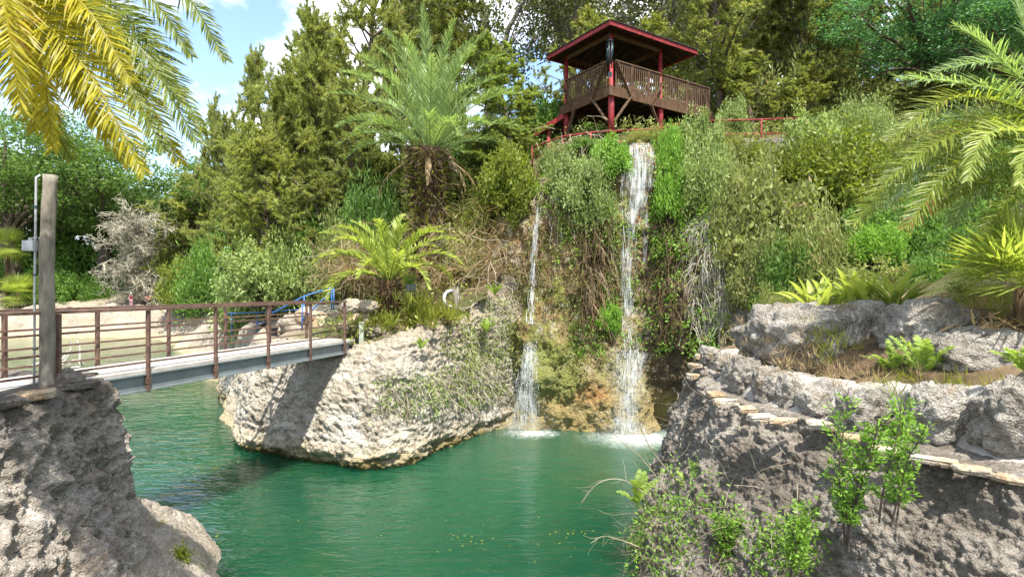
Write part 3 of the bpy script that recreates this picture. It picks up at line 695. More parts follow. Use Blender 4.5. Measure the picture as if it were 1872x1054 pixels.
# red pipe railings
def pipe_rail(lab, tops, lows, posts, mat, name, group=None, r=.035, cat='railing'):
    c = tops[0]; o = thing(name, lab, cat, c, group)
    m = MB(); m.tube(tops, r, 8); adopt(m.build('top_rail', mat, None, True), o)
    if lows is not None: m = MB(); m.tube(lows, r, 8); adopt(m.build('lower_rail', mat, None, True), o)
    for a, b in posts: m = MB(); m.tube([a, b], r * 1.05, 8); adopt(m.build('post', mat, None, True), o)
    return o
pipe_rail('red pipe railing along the cliff top in front of the gazebo', [P(973, 270, 24.6), P(1027, 250, 24), P(1080, 242, 23.5), P(1202, 235, 23.2), P(1250, 224, 23.4)],
          [P(978, 290, 24.6), P(1028, 270, 24), P(1080, 262, 23.5), P(1202, 258, 23.2), P(1250, 250, 23.4)],
          [(P(973, 268, 24.6), P(973, 305, 24.6)), (P(1028, 249, 24), P(1030, 292, 24)), (P(1080, 241, 23.5), P(1080, 285, 23.5)), (P(1202, 234, 23.2), P(1202, 270, 23.2))], M_RED, 'pipe_railing', 'red pipe railings')
pipe_rail('red pipe railing on the cliff top to the right of the gazebo', [P(1283, 221, 24.2), P(1380, 219, 24.6), P(1475, 215, 25.2)], [P(1283, 246, 24.2), P(1380, 245, 24.6), P(1475, 242, 25.2)],
          [(P(1283, 220, 24.2), P(1283, 275, 24.2)), (P(1392, 218, 24.6), P(1392, 275, 24.6)), (P(1474, 215, 25.2), P(1474, 270, 25.2))], M_RED, 'pipe_railing', 'red pipe railings')
# low block wall under it
m = MB()
for r_ in range(3):
    for k in range(9): m.box(P(1350 + k * 17 + (r_ % 2) * 8, 258 + r_ * 9.5, 23.9) , (.38, .2, .2), np.array(Matrix.Rotation(R(random.uniform(-3, 3)), 3, 'Z')))
tag(m.build('block_wall', M_BOULDER), 'short grey block wall below the right-hand red railing', 'wall')

# blue stair railings, steps, pots ----------------------------------------
pipe_rail('long blue handrail climbing beside the stone steps', [P(498, 572, 20.6), P(556, 541, 21), P(606, 526, 21.4)], None, [(P(556, 541, 21), P(556, 604, 21)), (P(606, 526, 21.4), P(606, 566, 21.4))], M_BLUE, 'handrail', 'blue handrails', .026)
pipe_rail('blue handrail on the near side of the stone steps', [P(552, 585, 20.0), P(610, 528, 20.6)], None, [(P(553, 550, 20), P(552, 616, 20)), (P(610, 527, 20.6), P(610, 566, 20.6))], M_BLUE, 'handrail', 'blue handrails', .026)
pipe_rail('low blue two-bar fence on the pale plaza beyond the footbridge', [P(414, 573, 26), P(470, 571, 25), P(552, 565, 23.5)], [P(468, 590, 25), P(552, 586, 23.5)],
          [(P(414, 565, 26), P(414, 600, 26)), (P(424, 573, 25.8), P(424, 612, 25.8)), (P(471, 571, 25), P(471, 610, 25)), (P(551, 560, 23.5), P(551, 612, 23.5))], M_BLUE, 'pipe_fence', None, .027, 'fence')
st = thing('stone_steps', 'short flight of stone steps with a rubble side climbing behind the blue rails', 'steps', P(580, 600, 22))
for k in range(6):
    a = P(574 + k * 4, 605 - k * 9.5, 20.9 + k * .2); m = MB()
    m.box((a[0] + .25, a[1] + .2, a[2] - .17), (1.5, .42, .34)); o = adopt(m.build('step', M_BOULDER), st)
for k, (px, py, w_) in enumerate(((545, 596, 60), (590, 596, 56), (612, 590, 46), (560, 580, 40), (602, 606, 50))):
    rock_obj('side_stone', P(px, py, 20.6), (w_ * .011, .4, w_ * .009), M_SLAB if k % 2 else M_BANK, 200 + k, 4, 1, st)
for px, py, w_, h_, lab in ((540, 611, 26, 18, 'wide black planter box on the plaza at the bridge end'), (561, 608, 18, 20, 'small black plant pot beside the wide planter box'), (497, 606, 22, 16, 'round black pot behind the bridge railing posts')):
    d = 21; s = d / F; c = P(px, py + h_ / 2, d); o = thing('plant_pot', lab, 'plant pot', c, 'pots at the bridge end')
    m = MB(); m.tube([(0, 0, 0), (0, 0, h_ * s * .85), (0, 0, h_ * s * .86), (0, 0, h_ * s)], np.array([.4, .48, .54, .54]) * w_ * s, 16); m.build('pot', M_BLACKPLASTIC, o)
    m = MB(); m.tube([(0, 0, h_ * s), (0, 0, h_ * s + .01)], .45 * w_ * s, 14); m.build('soil', M_EARTH, o)

# lifebuoy on its post, shelf with bucket, small sign post --------------------
c = P(833, 570, 19.9); o = thing('post', 'stubby weathered wooden post carrying the white lifebuoy', 'post', c)
m = MB(); m.tube([(0, 0, -.3), (0, 0, .3), (.0, 0, P(833, 524, 19.9)[2] - c[2])], [.1, .1, .095], 14); m.build('shaft', M_POLE, o, True)
c = P(824, 546, 20.02); o = thing('lifebuoy', 'white ring lifebuoy hung on the stubby wooden post', 'lifebuoy', c)
bm = bmesh.new(); th = np.linspace(0, 2 * np.pi, 37)
m = MB(); m.tube([(.28 * math.cos(a) * .8, .1 * math.cos(a), .28 * math.sin(a)) for a in th], .06, 10, False); m.build('ring', M_WHITE, o, True); bm.free()
for a in (0.6, 2.2, 3.8, 5.3):
    m = MB(); m.tube([(.28 * math.cos(x) * .8, .1 * math.cos(x), .28 * math.sin(x)) for x in (a - .09, a, a + .09)], .065, 10, False); m.build('band', M_PLASTIC, o, True)
c = P(661, 632, 17.9); o = thing('marker_post', 'pale green square marker post at the bridge end of the headland', 'post', c)
m = MB(); m.box((0, 0, .25), (.13, .13, .95)); m.box((0, 0, .735), (.16, .16, .03)); m.build('shaft', M_POST, o)
c = P(747, 548, 20.6); o = thing('shelf', 'small rusty two tier shelf beside the small palm', 'shelf', c)
for py in (533, 547): m = MB(); m.box((0, 0, P(0, py, 20.6)[2] - c[2]), (.5, .3, .03)); m.build('board', M_RUST, o)
for sx in (-.2, .2): m = MB(); m.box((sx, .05, -.12), (.04, .04, .7)); m.build('leg', M_RUST, o)
c = P(751, 531.5, 20.55); o = thing('bucket', 'grey bucket with a leafy plant on the rusty shelf', 'bucket', c)
m = MB(); m.tube([(0, 0, 0), (0, 0, .2), (0, 0, .24)], [.16, .2, .21], 16); m.build('pail', M_GREYSTEEL, o)
M_BUCKET_AT = c
c = P(930, 525, 22.0); m = MB(); m.box((0, 0, -.1), (1.3, .5, .6)); m.box((-.15, -.26, .05), (.2, .03, .12)); m.box((0, -.01, .22), (1.36, .54, .05)); o = m.build('concrete_block', M_GREYSTEEL); o.location = c + (.1, .25, -.05)
tag(o, 'grey concrete block with a dark slot beside the left stream', 'concrete block')

# headland rim stones by the marker post
for k, (px, py, w_, lab) in enumerate(((690, 604, 34, 'whitish knobbly rock at the foot of the small palm'), (655, 585, 36, 'white knobbly rock behind the pale green marker post'), (632, 592, 30, 'tan rock beside the last bridge rail post'), (716, 618, 36, 'flat pale rock on the headland rim below the small palm'), (780, 598, 34, 'pale rock below the bright grass clump'),
                                        (640, 560, 34, 'grey rock at the head of the stone steps'), (672, 560, 30, 'tan rock between the steps and the small palm'), (684, 626, 26, 'small buff rock on the rim to the right of the marker post'), (752, 612, 26, 'small pale rim rock under the grass'))):
    d = 18.5; s = d / F; c = P(px, py, d); hz = float(H(c[0], c[1])); 
    tag(rock_obj('rock', c, (w_ * s * .6, w_ * s * .5, w_ * s * .42), (M_PALE, M_SLAB, M_BANK)[k % 3], 300 + k, 4, 1.3), lab, 'rock', 'rocks on the headland rim')
# ------------------------------------------------------------------ vegetation
G = lambda r, g, b: (r, g, b)
ML = {
 'cedar': leaf_mat('cedar_foliage', (.12, .16, .045), (.33, .36, .11), .4, (.32, .24, .10)),
 'cedar_dark': leaf_mat('dark_cedar_foliage', (.075, .10, .034), (.24, .265, .09), .4, (.22, .16, .08)),
 'drypale': leaf_mat('pale_dry_stems', (.30, .27, .23), (.55, .52, .46), .1),
 'cedar_bright': leaf_mat('bright_cedar_foliage', (.11, .16, .035), (.31, .37, .10), .4),
 'oak': leaf_mat('oak_leaves', (.05, .095, .022), (.15, .245, .06), .4),
 'oak_blue': leaf_mat('bluish_leaves', (.035, .10, .04), (.115, .26, .105), .3),
 'oak_dark': leaf_mat('dark_oak_leaves', (.04, .055, .02), (.14, .165, .065), .3, (.22, .21, .16)),
 'bush_yellow': leaf_mat('yellow_green_leaves', (.075, .11, .018), (.24, .28, .05), .4),
 'bush_grey': leaf_mat('grey_green_leaves', (.12, .165, .05), (.30, .38, .14), .3),
 'bush_bright': leaf_mat('bright_green_leaves', (.075, .17, .022), (.27, .45, .08), .4),
 'bush_olive': leaf_mat('olive_leaves', (.095, .12, .036), (.28, .31, .11), .35, (.28, .21, .12)),
 'bush_green': leaf_mat('mid_green_leaves', (.05, .11, .024), (.16, .28, .06), .35),
 'palm': leaf_mat('palm_fronds', (.13, .20, .07), (.33, .44, .19), .3, None, .38),
 'palm_light': leaf_mat('light_palm_fronds', (.17, .23, .045), (.40, .46, .12), .4, None, .4),
 'palm_yellow': leaf_mat('yellow_palm_fronds', (.15, .15, .01), (.44, .385, .025), .5, (.40, .22, .03), .4),
 'palm_green': leaf_mat('green_palm_fronds', (.085, .13, .02), (.25, .29, .05), .45, (.2, .1, .03), .4),
 'fern': leaf_mat('fern_fronds', (.16, .25, .05), (.40, .52, .14), .45),
 'dry': leaf_mat('dry_grass', (.17, .11, .06), (.42, .31, .19), .25),
 'drygrey': leaf_mat('dry_grey_stems', (.18, .14, .10), (.42, .37, .30), .1),
 'root': leaf_mat('hanging_roots', (.03, .022, .013), (.16, .11, .065), .1),
 'grass': leaf_mat('grass_blades', (.08, .11, .015), (.28, .29, .05), .4),
 'bark': bark_mat('bark', (.05, .038, .028), (.15, .12, .095), 5),
 'barkgrey': bark_mat('grey_bark', (.13, .115, .1), (.30, .27, .24), 5),
 'palmbark': bark_mat('palm_trunk_fibre', (.035, .022, .014), (.16, .10, .055), 7),
}
def leafq(pos, d, L, W, r, bow=.0):
    """pointed four-sided leaves"""
    n = len(pos); d = nrm(d); s = nrm(np.cross(d, nrm(r.normal(size=(n, 3)))))
    L = np.broadcast_to(L, (n,))[:, None]; W = np.broadcast_to(W, (n,))[:, None]
    mid = pos + d * L * .45
    return np.stack([pos, mid + s * W * .5, pos + d * L, mid - s * W * .5], 1)
def curve_pts(p0, d0, L, n, r, lift=0.0, wob=.15):
    pts = [np.array(p0, float)]; d = nrm(np.array(d0, float))
    for k in range(n):
        d = nrm(d + r.normal(0, wob, 3) + (0, 0, lift / n)); pts.append(pts[-1] + d * L / n)
    return np.array(pts)

def cedar_parts(h, rad, seed, nl=48, nt=13, leafL=.20, leafW=.042, per=84, bare=.12, shape=.75):
    r = np.random.default_rng(seed); W = MB(); LQ = []
    tp = curve_pts((0, 0, -.5), (0, 0, 1), h + .5, 12, r, .4, .05); tr = np.linspace(.03 * h * .55 + .05, .02, len(tp)); W.tube(tp, tr, 8)
    sub = [(0, tp, tr)]
    for k in range(nl):
        f = bare + (1 - bare) * ((k + r.uniform(0, 1)) / nl) ** .9
        i = f * (len(tp) - 1); i0 = int(min(i, len(tp) - 2)); p = tp[i0] + (tp[i0 + 1] - tp[i0]) * (i - i0)
        a = k * 2.4 + r.normal(0, .4); prof = (1 - f) ** shape * min(1, .55 + f * 1.6) + .08
        L_ = rad * prof * r.uniform(.5, 1.35); el_ = R(r.uniform(5, 40) + 30 * f)
        d = np.array([math.cos(a) * math.cos(el_), math.sin(a) * math.cos(el_), math.sin(el_)])
        b = curve_pts(p, d, L_, 6, r, .25, .13); W.tube(b, np.linspace(.018 * L_ + .012, .008, 7), 4, False)
        for j in range(max(4, int(nt * min(1.3, .4 + L_ / rad)))):
            s = r.uniform(.22, 1.0) ** .8 * 6; s0 = int(min(s, 5)); q = b[s0] + (b[s0 + 1] - b[s0]) * (s - s0)
            td = nrm((b[s0 + 1] - b[s0]) * 2 / L_ + r.normal(0, .55, 3) + (0, 0, .18)); tl = r.uniform(.5, 1.05) * (.3 + .11 * rad)
            n = per; u = r.uniform(.05, 1, n)[:, None]
            pos = q + td * u * tl + r.normal(0, .07 * tl, (n, 3)) * (1.2 - u)
            LQ.append(leafq(pos, td + r.normal(0, .5, (n, 3)) + (0, 0, .15), leafL * r.uniform(.6, 1.15, n), leafW, r))
    return W, np.concatenate(LQ)
def oak_parts(h, rad, seed, clumps=190, per=75, leafL=.24, leafW=.13, trunk=.30, zr=.62, moss=0):
    r = np.random.default_rng(seed); W = MB(); LQ = []
    fork = h * trunk
    tp = curve_pts((0, 0, -.5), (r.normal(0, .1), r.normal(0, .1), 1), fork + .5, 6, r, .2, .07); W.tube(tp, np.linspace(.035 * h, .026 * h, 7), 9)
    cz = h * (1 - .5 * zr)
    C = r.normal(size=(clumps, 3)); C = nrm(C) * (r.uniform(.25, 1, clumps) ** .4)[:, None]
    lump = 1 + .28 * fbm(C * 1.6 + seed, 2, seed)[:, None]
    C = C * lump * (rad, rad, h * zr * .5) + (0, 0, cz)
    for k in range(14):
        tgt = C[r.integers(clumps)]; L_ = np.linalg.norm(tgt - tp[-1]); s = np.linspace(0, 1, 7)[:, None]
        b = tp[-1] + (tgt - tp[-1]) * s + np.sin(s * np.pi) * (0, 0, .12 * L_) + r.normal(0, .03 * L_, (7, 3)) * s; b[0] = tp[-1]
        W.tube(b, np.linspace(.016 * h, .02, 7), 5, False)
    near = C[r.choice(clumps, min(clumps, 70), False)]
    for c in near:
        s = np.linspace(0, 1, 4)[:, None]; b0 = tp[-1] + (c - tp[-1]) * .55; W.tube(b0 + (c - b0) * s + r.normal(0, .1, (4, 3)) * s * (1 - s), np.linspace(.03, .01, 4), 4, False)
    for c in C:
        n = per; o = nrm(r.normal(size=(n, 3))) * (r.uniform(0, 1, n) ** .45)[:, None] * (rad * .17 * r.uniform(.6, 1.3)) * (1.2, 1.2, .6)
        LQ.append(leafq(c + o, r.normal(0, .6, (n, 3)) + nrm(o) * .5 + (0, 0, -.1), leafL * r.uniform(.6, 1.2, n), leafW, r))
    return W, np.concatenate(LQ)
def bush_parts(rad, h, seed, clumps=90, per=60, leafL=.11, leafW=.055, loose=.2, upright=.3):
    r = np.random.default_rng(seed); W = MB(); LQ = []
    C = nrm(r.normal(size=(clumps, 3))) * (r.uniform(.1, 1, clumps) ** .4)[:, None]; C[:, 2] = np.abs(C[:, 2]) * 1.15 - .12
    C = C * (1 + .35 * fbm(C * 1.7 + seed, 2, seed)[:, None]) * (rad, rad, h)
    for k in range(min(clumps, 46)):
        c = C[k]; s = np.linspace(0, 1, 5)[:, None]; b = np.array([r.normal(0, .12 * rad), r.normal(0, .12 * rad), -.35 * h])
        W.tube(b + (c - b) * s + (0, 0, .15 * h) * np.sin(s * np.pi) + r.normal(0, .04 * rad, (5, 3)) * s, np.linspace(.02 * rad + .006, .005, 5), 4, False)
    for c in C:
        n = per; o = nrm(r.normal(size=(n, 3))) * (r.uniform(0, 1, n) ** .5)[:, None] * (rad * loose * r.uniform(.7, 1.4))
        LQ.append(leafq(c + o * (1, 1, 1 + upright), r.normal(0, .7, (n, 3)) + nrm(o) * .3 + (0, 0, upright), leafL * r.uniform(.6, 1.2, n), leafW, r))
    return W, np.concatenate(LQ)
PROTO = {}
def proto(key, fn, mat, wood='bark', pn=('trunk', 'crown')):
    W, Q = fn
    a = W.build(pn[0], ML[wood], None, True); m = MB(); m.quads(Q); b = m.build(pn[1], ML[mat])
    for o in (a, b): COL.objects.unlink(o)
    PROTO[key] = (pn, a.data, b.data)
_cnt = 0
def plant(key, name, label, cat, loc, scale=1, rz=None, group=None):
    global _cnt; _cnt += 1
    pn, a, b = PROTO[key]
    o = thing(name, label, cat, loc, group, (_cnt * 2.399) % 6.28 if rz is None else rz)
    o.scale = scale if hasattr(scale, '__len__') else (scale,) * 3
    for n, d in zip(pn, (a, b)):
        c = bpy.data.objects.new(n, d); COL.objects.link(c); c.parent = o
    return o
proto('cedarA', cedar_parts(10, 3.6, 1, shape=.55), 'cedar'); proto('cedarB', cedar_parts(10, 3.2, 2, 44, 14, shape=.6), 'cedar'); proto('cedarC', cedar_parts(10, 3.4, 3, 44, 14, bare=.2, shape=.55), 'cedar_dark')
proto('cedarD', cedar_parts(10, 2.6, 4, 50, 13, shape=.5), 'cedar_bright'); proto('cedarE', cedar_parts(10, 4.2, 5, 50, 14, bare=.25, shape=.45), 'cedar')
proto('oakA', oak_parts(14, 6, 6, 260, 90), 'oak'); proto('oakB', oak_parts(14, 5.5, 7, 240, 90), 'oak'); proto('oakC', oak_parts(13, 5, 8, 170, 60, trunk=.4), 'oak_dark', 'barkgrey'); proto('oakD', oak_parts(11, 5, 9, 230, 90, .2, .12), 'oak_blue')
for n, mt in (('Y', 'bush_yellow'), ('G', 'bush_grey'), ('B', 'bush_bright'), ('O', 'bush_olive'), ('M', 'bush_green')):
    for v in (1, 2):
        proto('bush' + n + str(v), bush_parts(1, 1, ord(n) + v * 50, (150, 120)[v - 1], (62, 80)[v - 1], (.105 if n != 'B' else .12) * (1, 1.25)[v - 1], (.05 if n != 'B' else .075) * (1, .6)[v - 1], (.19, .27)[v - 1], (.25, .75)[v - 1]), mt, 'bark', ('stems', 'foliage'))

def tree(key, px, top, d, base=None, w=None, label='', name='cedar_tree', cat='tree', group=None, hh=None):
    """px: column of the trunk, top: row of its top, w: crown width in the photo"""
    c = P(px, 500, d); z = float(H(c[0], c[1])); zt_ = P(px, top, d)[2]
    h = zt_ - z; base_h = {'cedar': 10., 'oakA': 14., 'oakB': 14., 'oakC': 13., 'oakD': 11.}[key if key.startswith('oak') else 'cedar']
    br = {'cedarA': 3.6, 'cedarB': 3.2, 'cedarC': 3.4, 'cedarD': 2.6, 'cedarE': 4.2, 'oakA': 6, 'oakB': 5.5, 'oakC': 5, 'oakD': 5}[key]
    sz = h / base_h; sx = sz if w is None else (w / 2 * d / F) / br
    return plant(key, name, label, cat, (c[0], c[1], z - .1), (sx, sx, sz), None, group)
GT = 'trees around the quarry'
# left shore
tree('oakA', 40, 190, 70, None, 330, 'broad light green oak at the far left shore behind the wooden pole', 'oak_tree', 'tree', GT)
tree('oakB', 190, 250, 74, None, 300, 'rounded green oak on the far shore right of the wooden pole', 'oak_tree', 'tree', GT)
tree('oakB', -60, 240, 78, None, 330, 'green oak cut by the left edge on the far shore', 'oak_tree', 'tree', GT)
tree('oakA', 275, 345, 80, None, 150, 'small dark oak on the far shore behind the bare grey tree', 'oak_tree', 'tree', GT)
tree('oakC', 120, 330, 78, None, 200, 'shaded dark oak on the far shore low behind the pole', 'oak_tree', 'tree', GT)
tree('oakB', 110, 300, 84, None, 320, 'green oak filling the gap between the two far shore oaks', 'oak_tree', 'tree', GT)
tree('oakA', 10, 330, 82, None, 260, 'dense oak low at the left edge behind the palmetto', 'oak_tree', 'tree', GT)
tree('oakB', 250, 380, 80, None, 220, 'low oak far behind the bare grey tree', 'oak_tree', 'tree', GT)
tree('cedarC', 335, 330, 74, None, 130, 'narrow dark cedar at the gap below the open sky', 'cedar_tree', 'tree', GT)
# middle group
for a in (('cedarB', 440, 92, 34, 190, 'slim pointed cedar standing against the sky'), ('cedarA', 412, 200, 66, 110, 'lower cedar at the left end of the middle group'), ('cedarA', 520, 98, 31, 260, 'olive cedar with a ragged top left of the tall palm'), ('cedarE', 500, 265, 27, 330, 'wide low olive cedar spreading above the stone steps'),
          ('cedarB', 590, 60, 30, 240, 'tall olive cedar between the open sky and the palm crown'), ('cedarA', 640, -120, 33, 330, 'very tall cedar that rises out of the frame left of the palm'), ('cedarE', 655, 190, 27.5, 260, 'shaggy cedar directly behind the left palm fronds'),
          ('cedarC', 700, 260, 26.5, 240, 'dark shaded cedar behind the small palm'), ('cedarC', 600, 330, 26, 220, 'dark low cedar above the blue handrails'), ('cedarC', 860, 230, 27, 180, 'dark cedar behind the right side of the palm trunk'),
          ('cedarD', 935, 60, 26, 190, 'bright green cedar between the tall palm and the gazebo'), ('cedarD', 960, 165, 27.6, 90, 'small bright cedar just left of the gazebo eave'), ('cedarE', 500, 175, 30.5, 230, 'broad olive cedar filling the left of the middle group'), ('cedarE', 565, 150, 28.6, 280, 'broad olive cedar in front of the two pointed ones'), ('cedarE', 425, 250, 64, 160, 'broad low cedar behind the plaza shrubs'), ('cedarB', 770, -60, 36, 300, 'tall olive cedar rising behind the palm crown'),
          ('cedarA', 468, 330, 33, 200, 'low cedar reaching down to the far end of the plaza'), ('cedarB', 362, 400, 74, 110, 'small cedar beside the bare grey tree')):
    tree(a[0], a[1], a[2], a[3], None, a[4], a[5], 'cedar_tree', 'tree', GT)
# behind and right of the gazebo
for a in (('oakC', 900, -130, 38, 330, 'tall thin-leaved oak with grey trunk left behind the gazebo', 'oak_tree'), ('oakC', 1060, -180, 40, 330, 'tall open oak whose grey limbs show above the gazebo roof', 'oak_tree'), ('oakC', 1190, -160, 38, 300, 'dark oak right above the gazebo roof', 'oak_tree'),
          ('cedarE', 1320, -120, 29, 330, 'big grey-olive cedar overhanging the right gazebo eave', 'cedar_tree'), ('cedarA', 1420, -160, 31, 300, 'olive cedar right of the gazebo walkway', 'cedar_tree'), ('cedarC', 1500, -150, 29, 280, 'dark olive cedar in the middle of the right wood', 'cedar_tree'),
          ('cedarB', 1380, 60, 28, 200, 'lower olive cedar at the end of the gazebo walkway', 'cedar_tree'), ('cedarC', 1590, -120, 32, 270, 'dark cedar with reddish trunk beside the bluish tree', 'cedar_tree'), ('cedarB', 1470, 90, 27.5, 160, 'feathery olive cedar above the right red railing', 'cedar_tree'),
          ('oakD', 1720, -60, 27, 400, 'bluish-green leafy tree at the upper right', 'oak_tree'), ('oakD', 1850, -20, 24, 330, 'bluish-green leafy tree cut by the right edge', 'oak_tree'), ('cedarC', 1680, 150, 27, 220, 'dark cedar in shade under the bluish-green tree', 'cedar_tree'),
          ('cedarC', 1800, 200, 25, 240, 'dark cedar behind the right palm crown', 'cedar_tree'), ('oakC', 1330, -80, 40, 300, 'grey-limbed oak far behind the right cedars', 'oak_tree'), ('cedarA', 1230, 30, 33, 200, 'olive cedar behind the right half of the gazebo', 'cedar_tree'), ('cedarA', 1060, 40, 34, 200, 'olive cedar behind the left half of the gazebo', 'cedar_tree')):
    tree(a[0], a[1], a[2], a[3], None, a[4], a[5], a[6], 'tree', GT)
rr = random.Random(4)
k = 0
for px in range(340, 1960, 95):
    if 880 < px < 1040: continue
    d = rr.uniform(42, 56); top = -60 + rr.uniform(-80, 60) if px > 640 else (230 if px < 470 else 60)
    if px < 470: d += 24; top = 300
    tree(rr.choice(('cedarA', 'cedarC', 'cedarB', 'oakB')), px, top, d, None, 260, 'dark tree deep in the wood behind the front row of trees', 'forest_tree', 'tree', 'trees deep in the wood'); k += 1

rr = random.Random(9)
for k in range(44):
    px = 360 + k * 37 + rr.uniform(-15, 15); d = rr.uniform(29, 40); c = P(px, 500, d); z = float(H(c[0], c[1]))
    if inside(POOL, np.array(c[0]), np.array(c[1])): continue
    s_ = rr.uniform(1.6, 2.6); plant(rr.choice(('bushM1', 'bushM2', 'bushO1', 'bushO2', 'bushG1')), 'wood_shrub', 'shaded shrub filling the ground between the trunks of the wood', 'shrub', (c[0], c[1], z + .1), (s_, s_, s_ * 1.2), None, 'shrubs between the trunks')
# bare grey tree
def bare_tree(h, rad, seed):
    r = np.random.default_rng(seed); m = MB(); tp = curve_pts((0, 0, -.3), (0, 0, 1), h * .8, 8, r, .2, .08); tw = MB(); m.tube(tp, np.linspace(.16, .05, 9), 7)
    for k in range(66):
        i = r.uniform(.6, 8); p = tp[int(i)]; a = r.uniform(0, 6.28); e = r.uniform(-.1, .8); d = np.array([math.cos(a) * math.cos(e), math.sin(a) * math.cos(e), math.sin(e)])
        L_ = rad * r.uniform(.5, 1.1) * (1 - .05 * i); b = curve_pts(p, d, L_, 6, r, -.1, .22); m.tube(b, np.linspace(.07, .03, 7), 4, False)
        for j in range(16):
            q = b[r.integers(1, 7)]; t_ = curve_pts(q, nrm(d + r.normal(0, .8, 3) + (0, 0, -.15)), r.uniform(.7, 1.8), 4, r, -.3, .35); tw.tube(t_, np.linspace(.036, .018, 5), 3, False)
            for l in range(4):
                t2 = curve_pts(t_[r.integers(1, 5)], r.normal(size=3), r.uniform(.4, .9), 3, r, -.3, .35); tw.tube(t2, [.02, .018, .014, .01], 3, False)
    return m, tw
c = P(258, 545, 67.5); o = thing('bare_tree', 'leafless grey tree with tangled twigs on the far shore', 'tree', (c[0], c[1], -1.95)); a, b = bare_tree(14.5, 5.6, 3)
a.build('trunk', ML['barkgrey'], o, True); b.build('twigs', leaf_mat('bleached_twigs', (.24, .215, .18), (.48, .44, .385), .1), o)['kind'] = 'stuff'

# ------------------------------------------------------------------ palms
def bez(pts, n):
    pts = np.array(pts, float); 
    return resample(pts, n, 0)
def frond(curve, Lf, n=70, W=.035, seed=0, v=.35, droop=.25, start=.12, sweep=(50, 25), upv=(0, 0, 1), rw=.02):
    """one feather leaf: rachis tube and paired leaflets; returns (rachis MB, quads, tris)"""
    r = np.random.default_rng(seed); C = bez(curve, 28); R_ = MB(); R_.tube(C, np.linspace(rw, rw * .25, 28), 5, False)
    t = np.linspace(start, .995, n); i = t * 27; i0 = np.minimum(i.astype(int), 26); f = (i - i0)[:, None]
    p = C[i0] * (1 - f) + C[i0 + 1] * f; T = nrm(C[i0 + 1] - C[i0])
    up_ = np.asarray(upv, float); S = nrm(np.cross(T, up_)); U = nrm(np.cross(S, T))
    prof = Lf * np.minimum(1, (.45 + 1.6 * (t - start))) * np.minimum(1, (1.04 - t) * 2.6) ** .6
    ang = np.radians(sweep[0] + (sweep[1] - sweep[0]) * t)[:, None]
    out = MB()
    for sgn in (-1, 1):
        vv = v + r.normal(0, .2, n)[:, None]; a2 = ang + r.normal(0, .07, n)[:, None]
        d = nrm(S * sgn * np.sin(a2) + T * np.cos(a2) + U * vv); L_ = (prof * r.uniform(.7, 1.1, n) * np.where(r.uniform(size=n) < .05, .35, 1))[:, None]
        q = p + d * L_ * .55; e = nrm(d + np.array([0, 0, -1]) * droop * r.uniform(.5, 1.5, n)[:, None]); tip = q + e * L_ * .45
        w_ = nrm(np.cross(d, U + S * sgn * r.normal(0, .4, n)[:, None])) * W * .5
        V = np.stack([p - w_ * .6, p + w_ * .6, q + w_, q - w_, tip], 1).reshape(-1, 3); j = np.arange(n)[:, None] * 5
        out.add(V, [np.hstack([j, j + 1, j + 2, j + 3]), np.hstack([j + 3, j + 2, j + 4])])
    return R_, out
def frond_obj(root, curve, Lf, mat, name='frond', **kw):
    R_, o = frond(curve, Lf, **kw)
    o.add(np.vstack(R_.v), [np.vstack(x) for x in R_.f.values()])
    return adopt(o.build(name, mat), root)
def arc(base, az, el0, L_, bend, n=6, twist=0):
    pts = [np.array(base, float)]; e = el0
    for k in range(n):
        s = (k + .5) / n; e = el0 - bend * s ** 1.5
        pts.append(pts[-1] + np.array([math.cos(az) * math.cos(e), math.sin(az) * math.cos(e), math.sin(e)]) * L_ / n); az += twist / n
    return pts
# tall palm
pc = P(786, 272, 24); pz = float(H(pc[0], pc[1])); palm = thing('palm_tree', 'tall feather palm with a shaggy fibrous trunk above the headland', 'palm', (pc[0], pc[1], pz))
r = np.random.default_rng(3)
m = MB(); z_ = np.linspace(pz - .3, pc[2], 14); m.tube(np.stack([pc[0] + .1 * np.sin(z_), np.full(14, pc[1]), z_], 1), np.linspace(.5, .62, 14) * (1 + .05 * np.sin(z_ * 9)), 16); adopt(m.build('trunk', ML['palmbark'], None, True), palm)
n = 2600; a = r.uniform(0, 6.28, n); zz = pz + (pc[2] - pz) * r.uniform(0, 1, n) ** .7; rad_ = .52 + .25 * ((zz - pz) / (pc[2] - pz))
pos = np.stack([pc[0] + np.cos(a) * rad_, pc[1] + np.sin(a) * rad_, zz], 1); d = np.stack([np.cos(a) * .6, np.sin(a) * .6, r.normal(-.5, .55, n)], 1) + r.normal(0, .3, (n, 3))
m = MB(); m.quads(leafq(pos, d, r.uniform(.2, .6, n), .06, r)); adopt(m.build('trunk_fibres', ML['root'], None), palm)['kind'] = 'stuff'
n = 1300; a = r.uniform(0, 6.28, n); zz = pz + (pc[2] - pz) * r.uniform(.05, .95, n); pos = np.stack([pc[0] + np.cos(a) * .75, pc[1] + np.sin(a) * .75, zz], 1)
m = MB(); m.quads(leafq(pos, np.stack([np.cos(a), np.sin(a), r.normal(.1, .5, n)], 1), r.uniform(.2, .45, n), .07, r)); adopt(m.build('trunk_ferns', ML['bush_yellow'], None), palm)['kind'] = 'stuff'
for k in range(46):
    a = k * 2.3999 + r.normal(0, .12); f = k / 46; el0 = R(86 - 62 * f ** 1.1 + r.normal(0, 4)); L_ = 5.0 + r.normal(0, .3) - 1.0 * f
    frond_obj(palm, arc(pc + (math.cos(a) * .2, math.sin(a) * .2, .2 - .5 * f), a, el0, L_, R(48 + 32 * f)), .62, ML['palm'], n=74, W=.038, seed=k, v=.5, droop=.15, rw=.035)
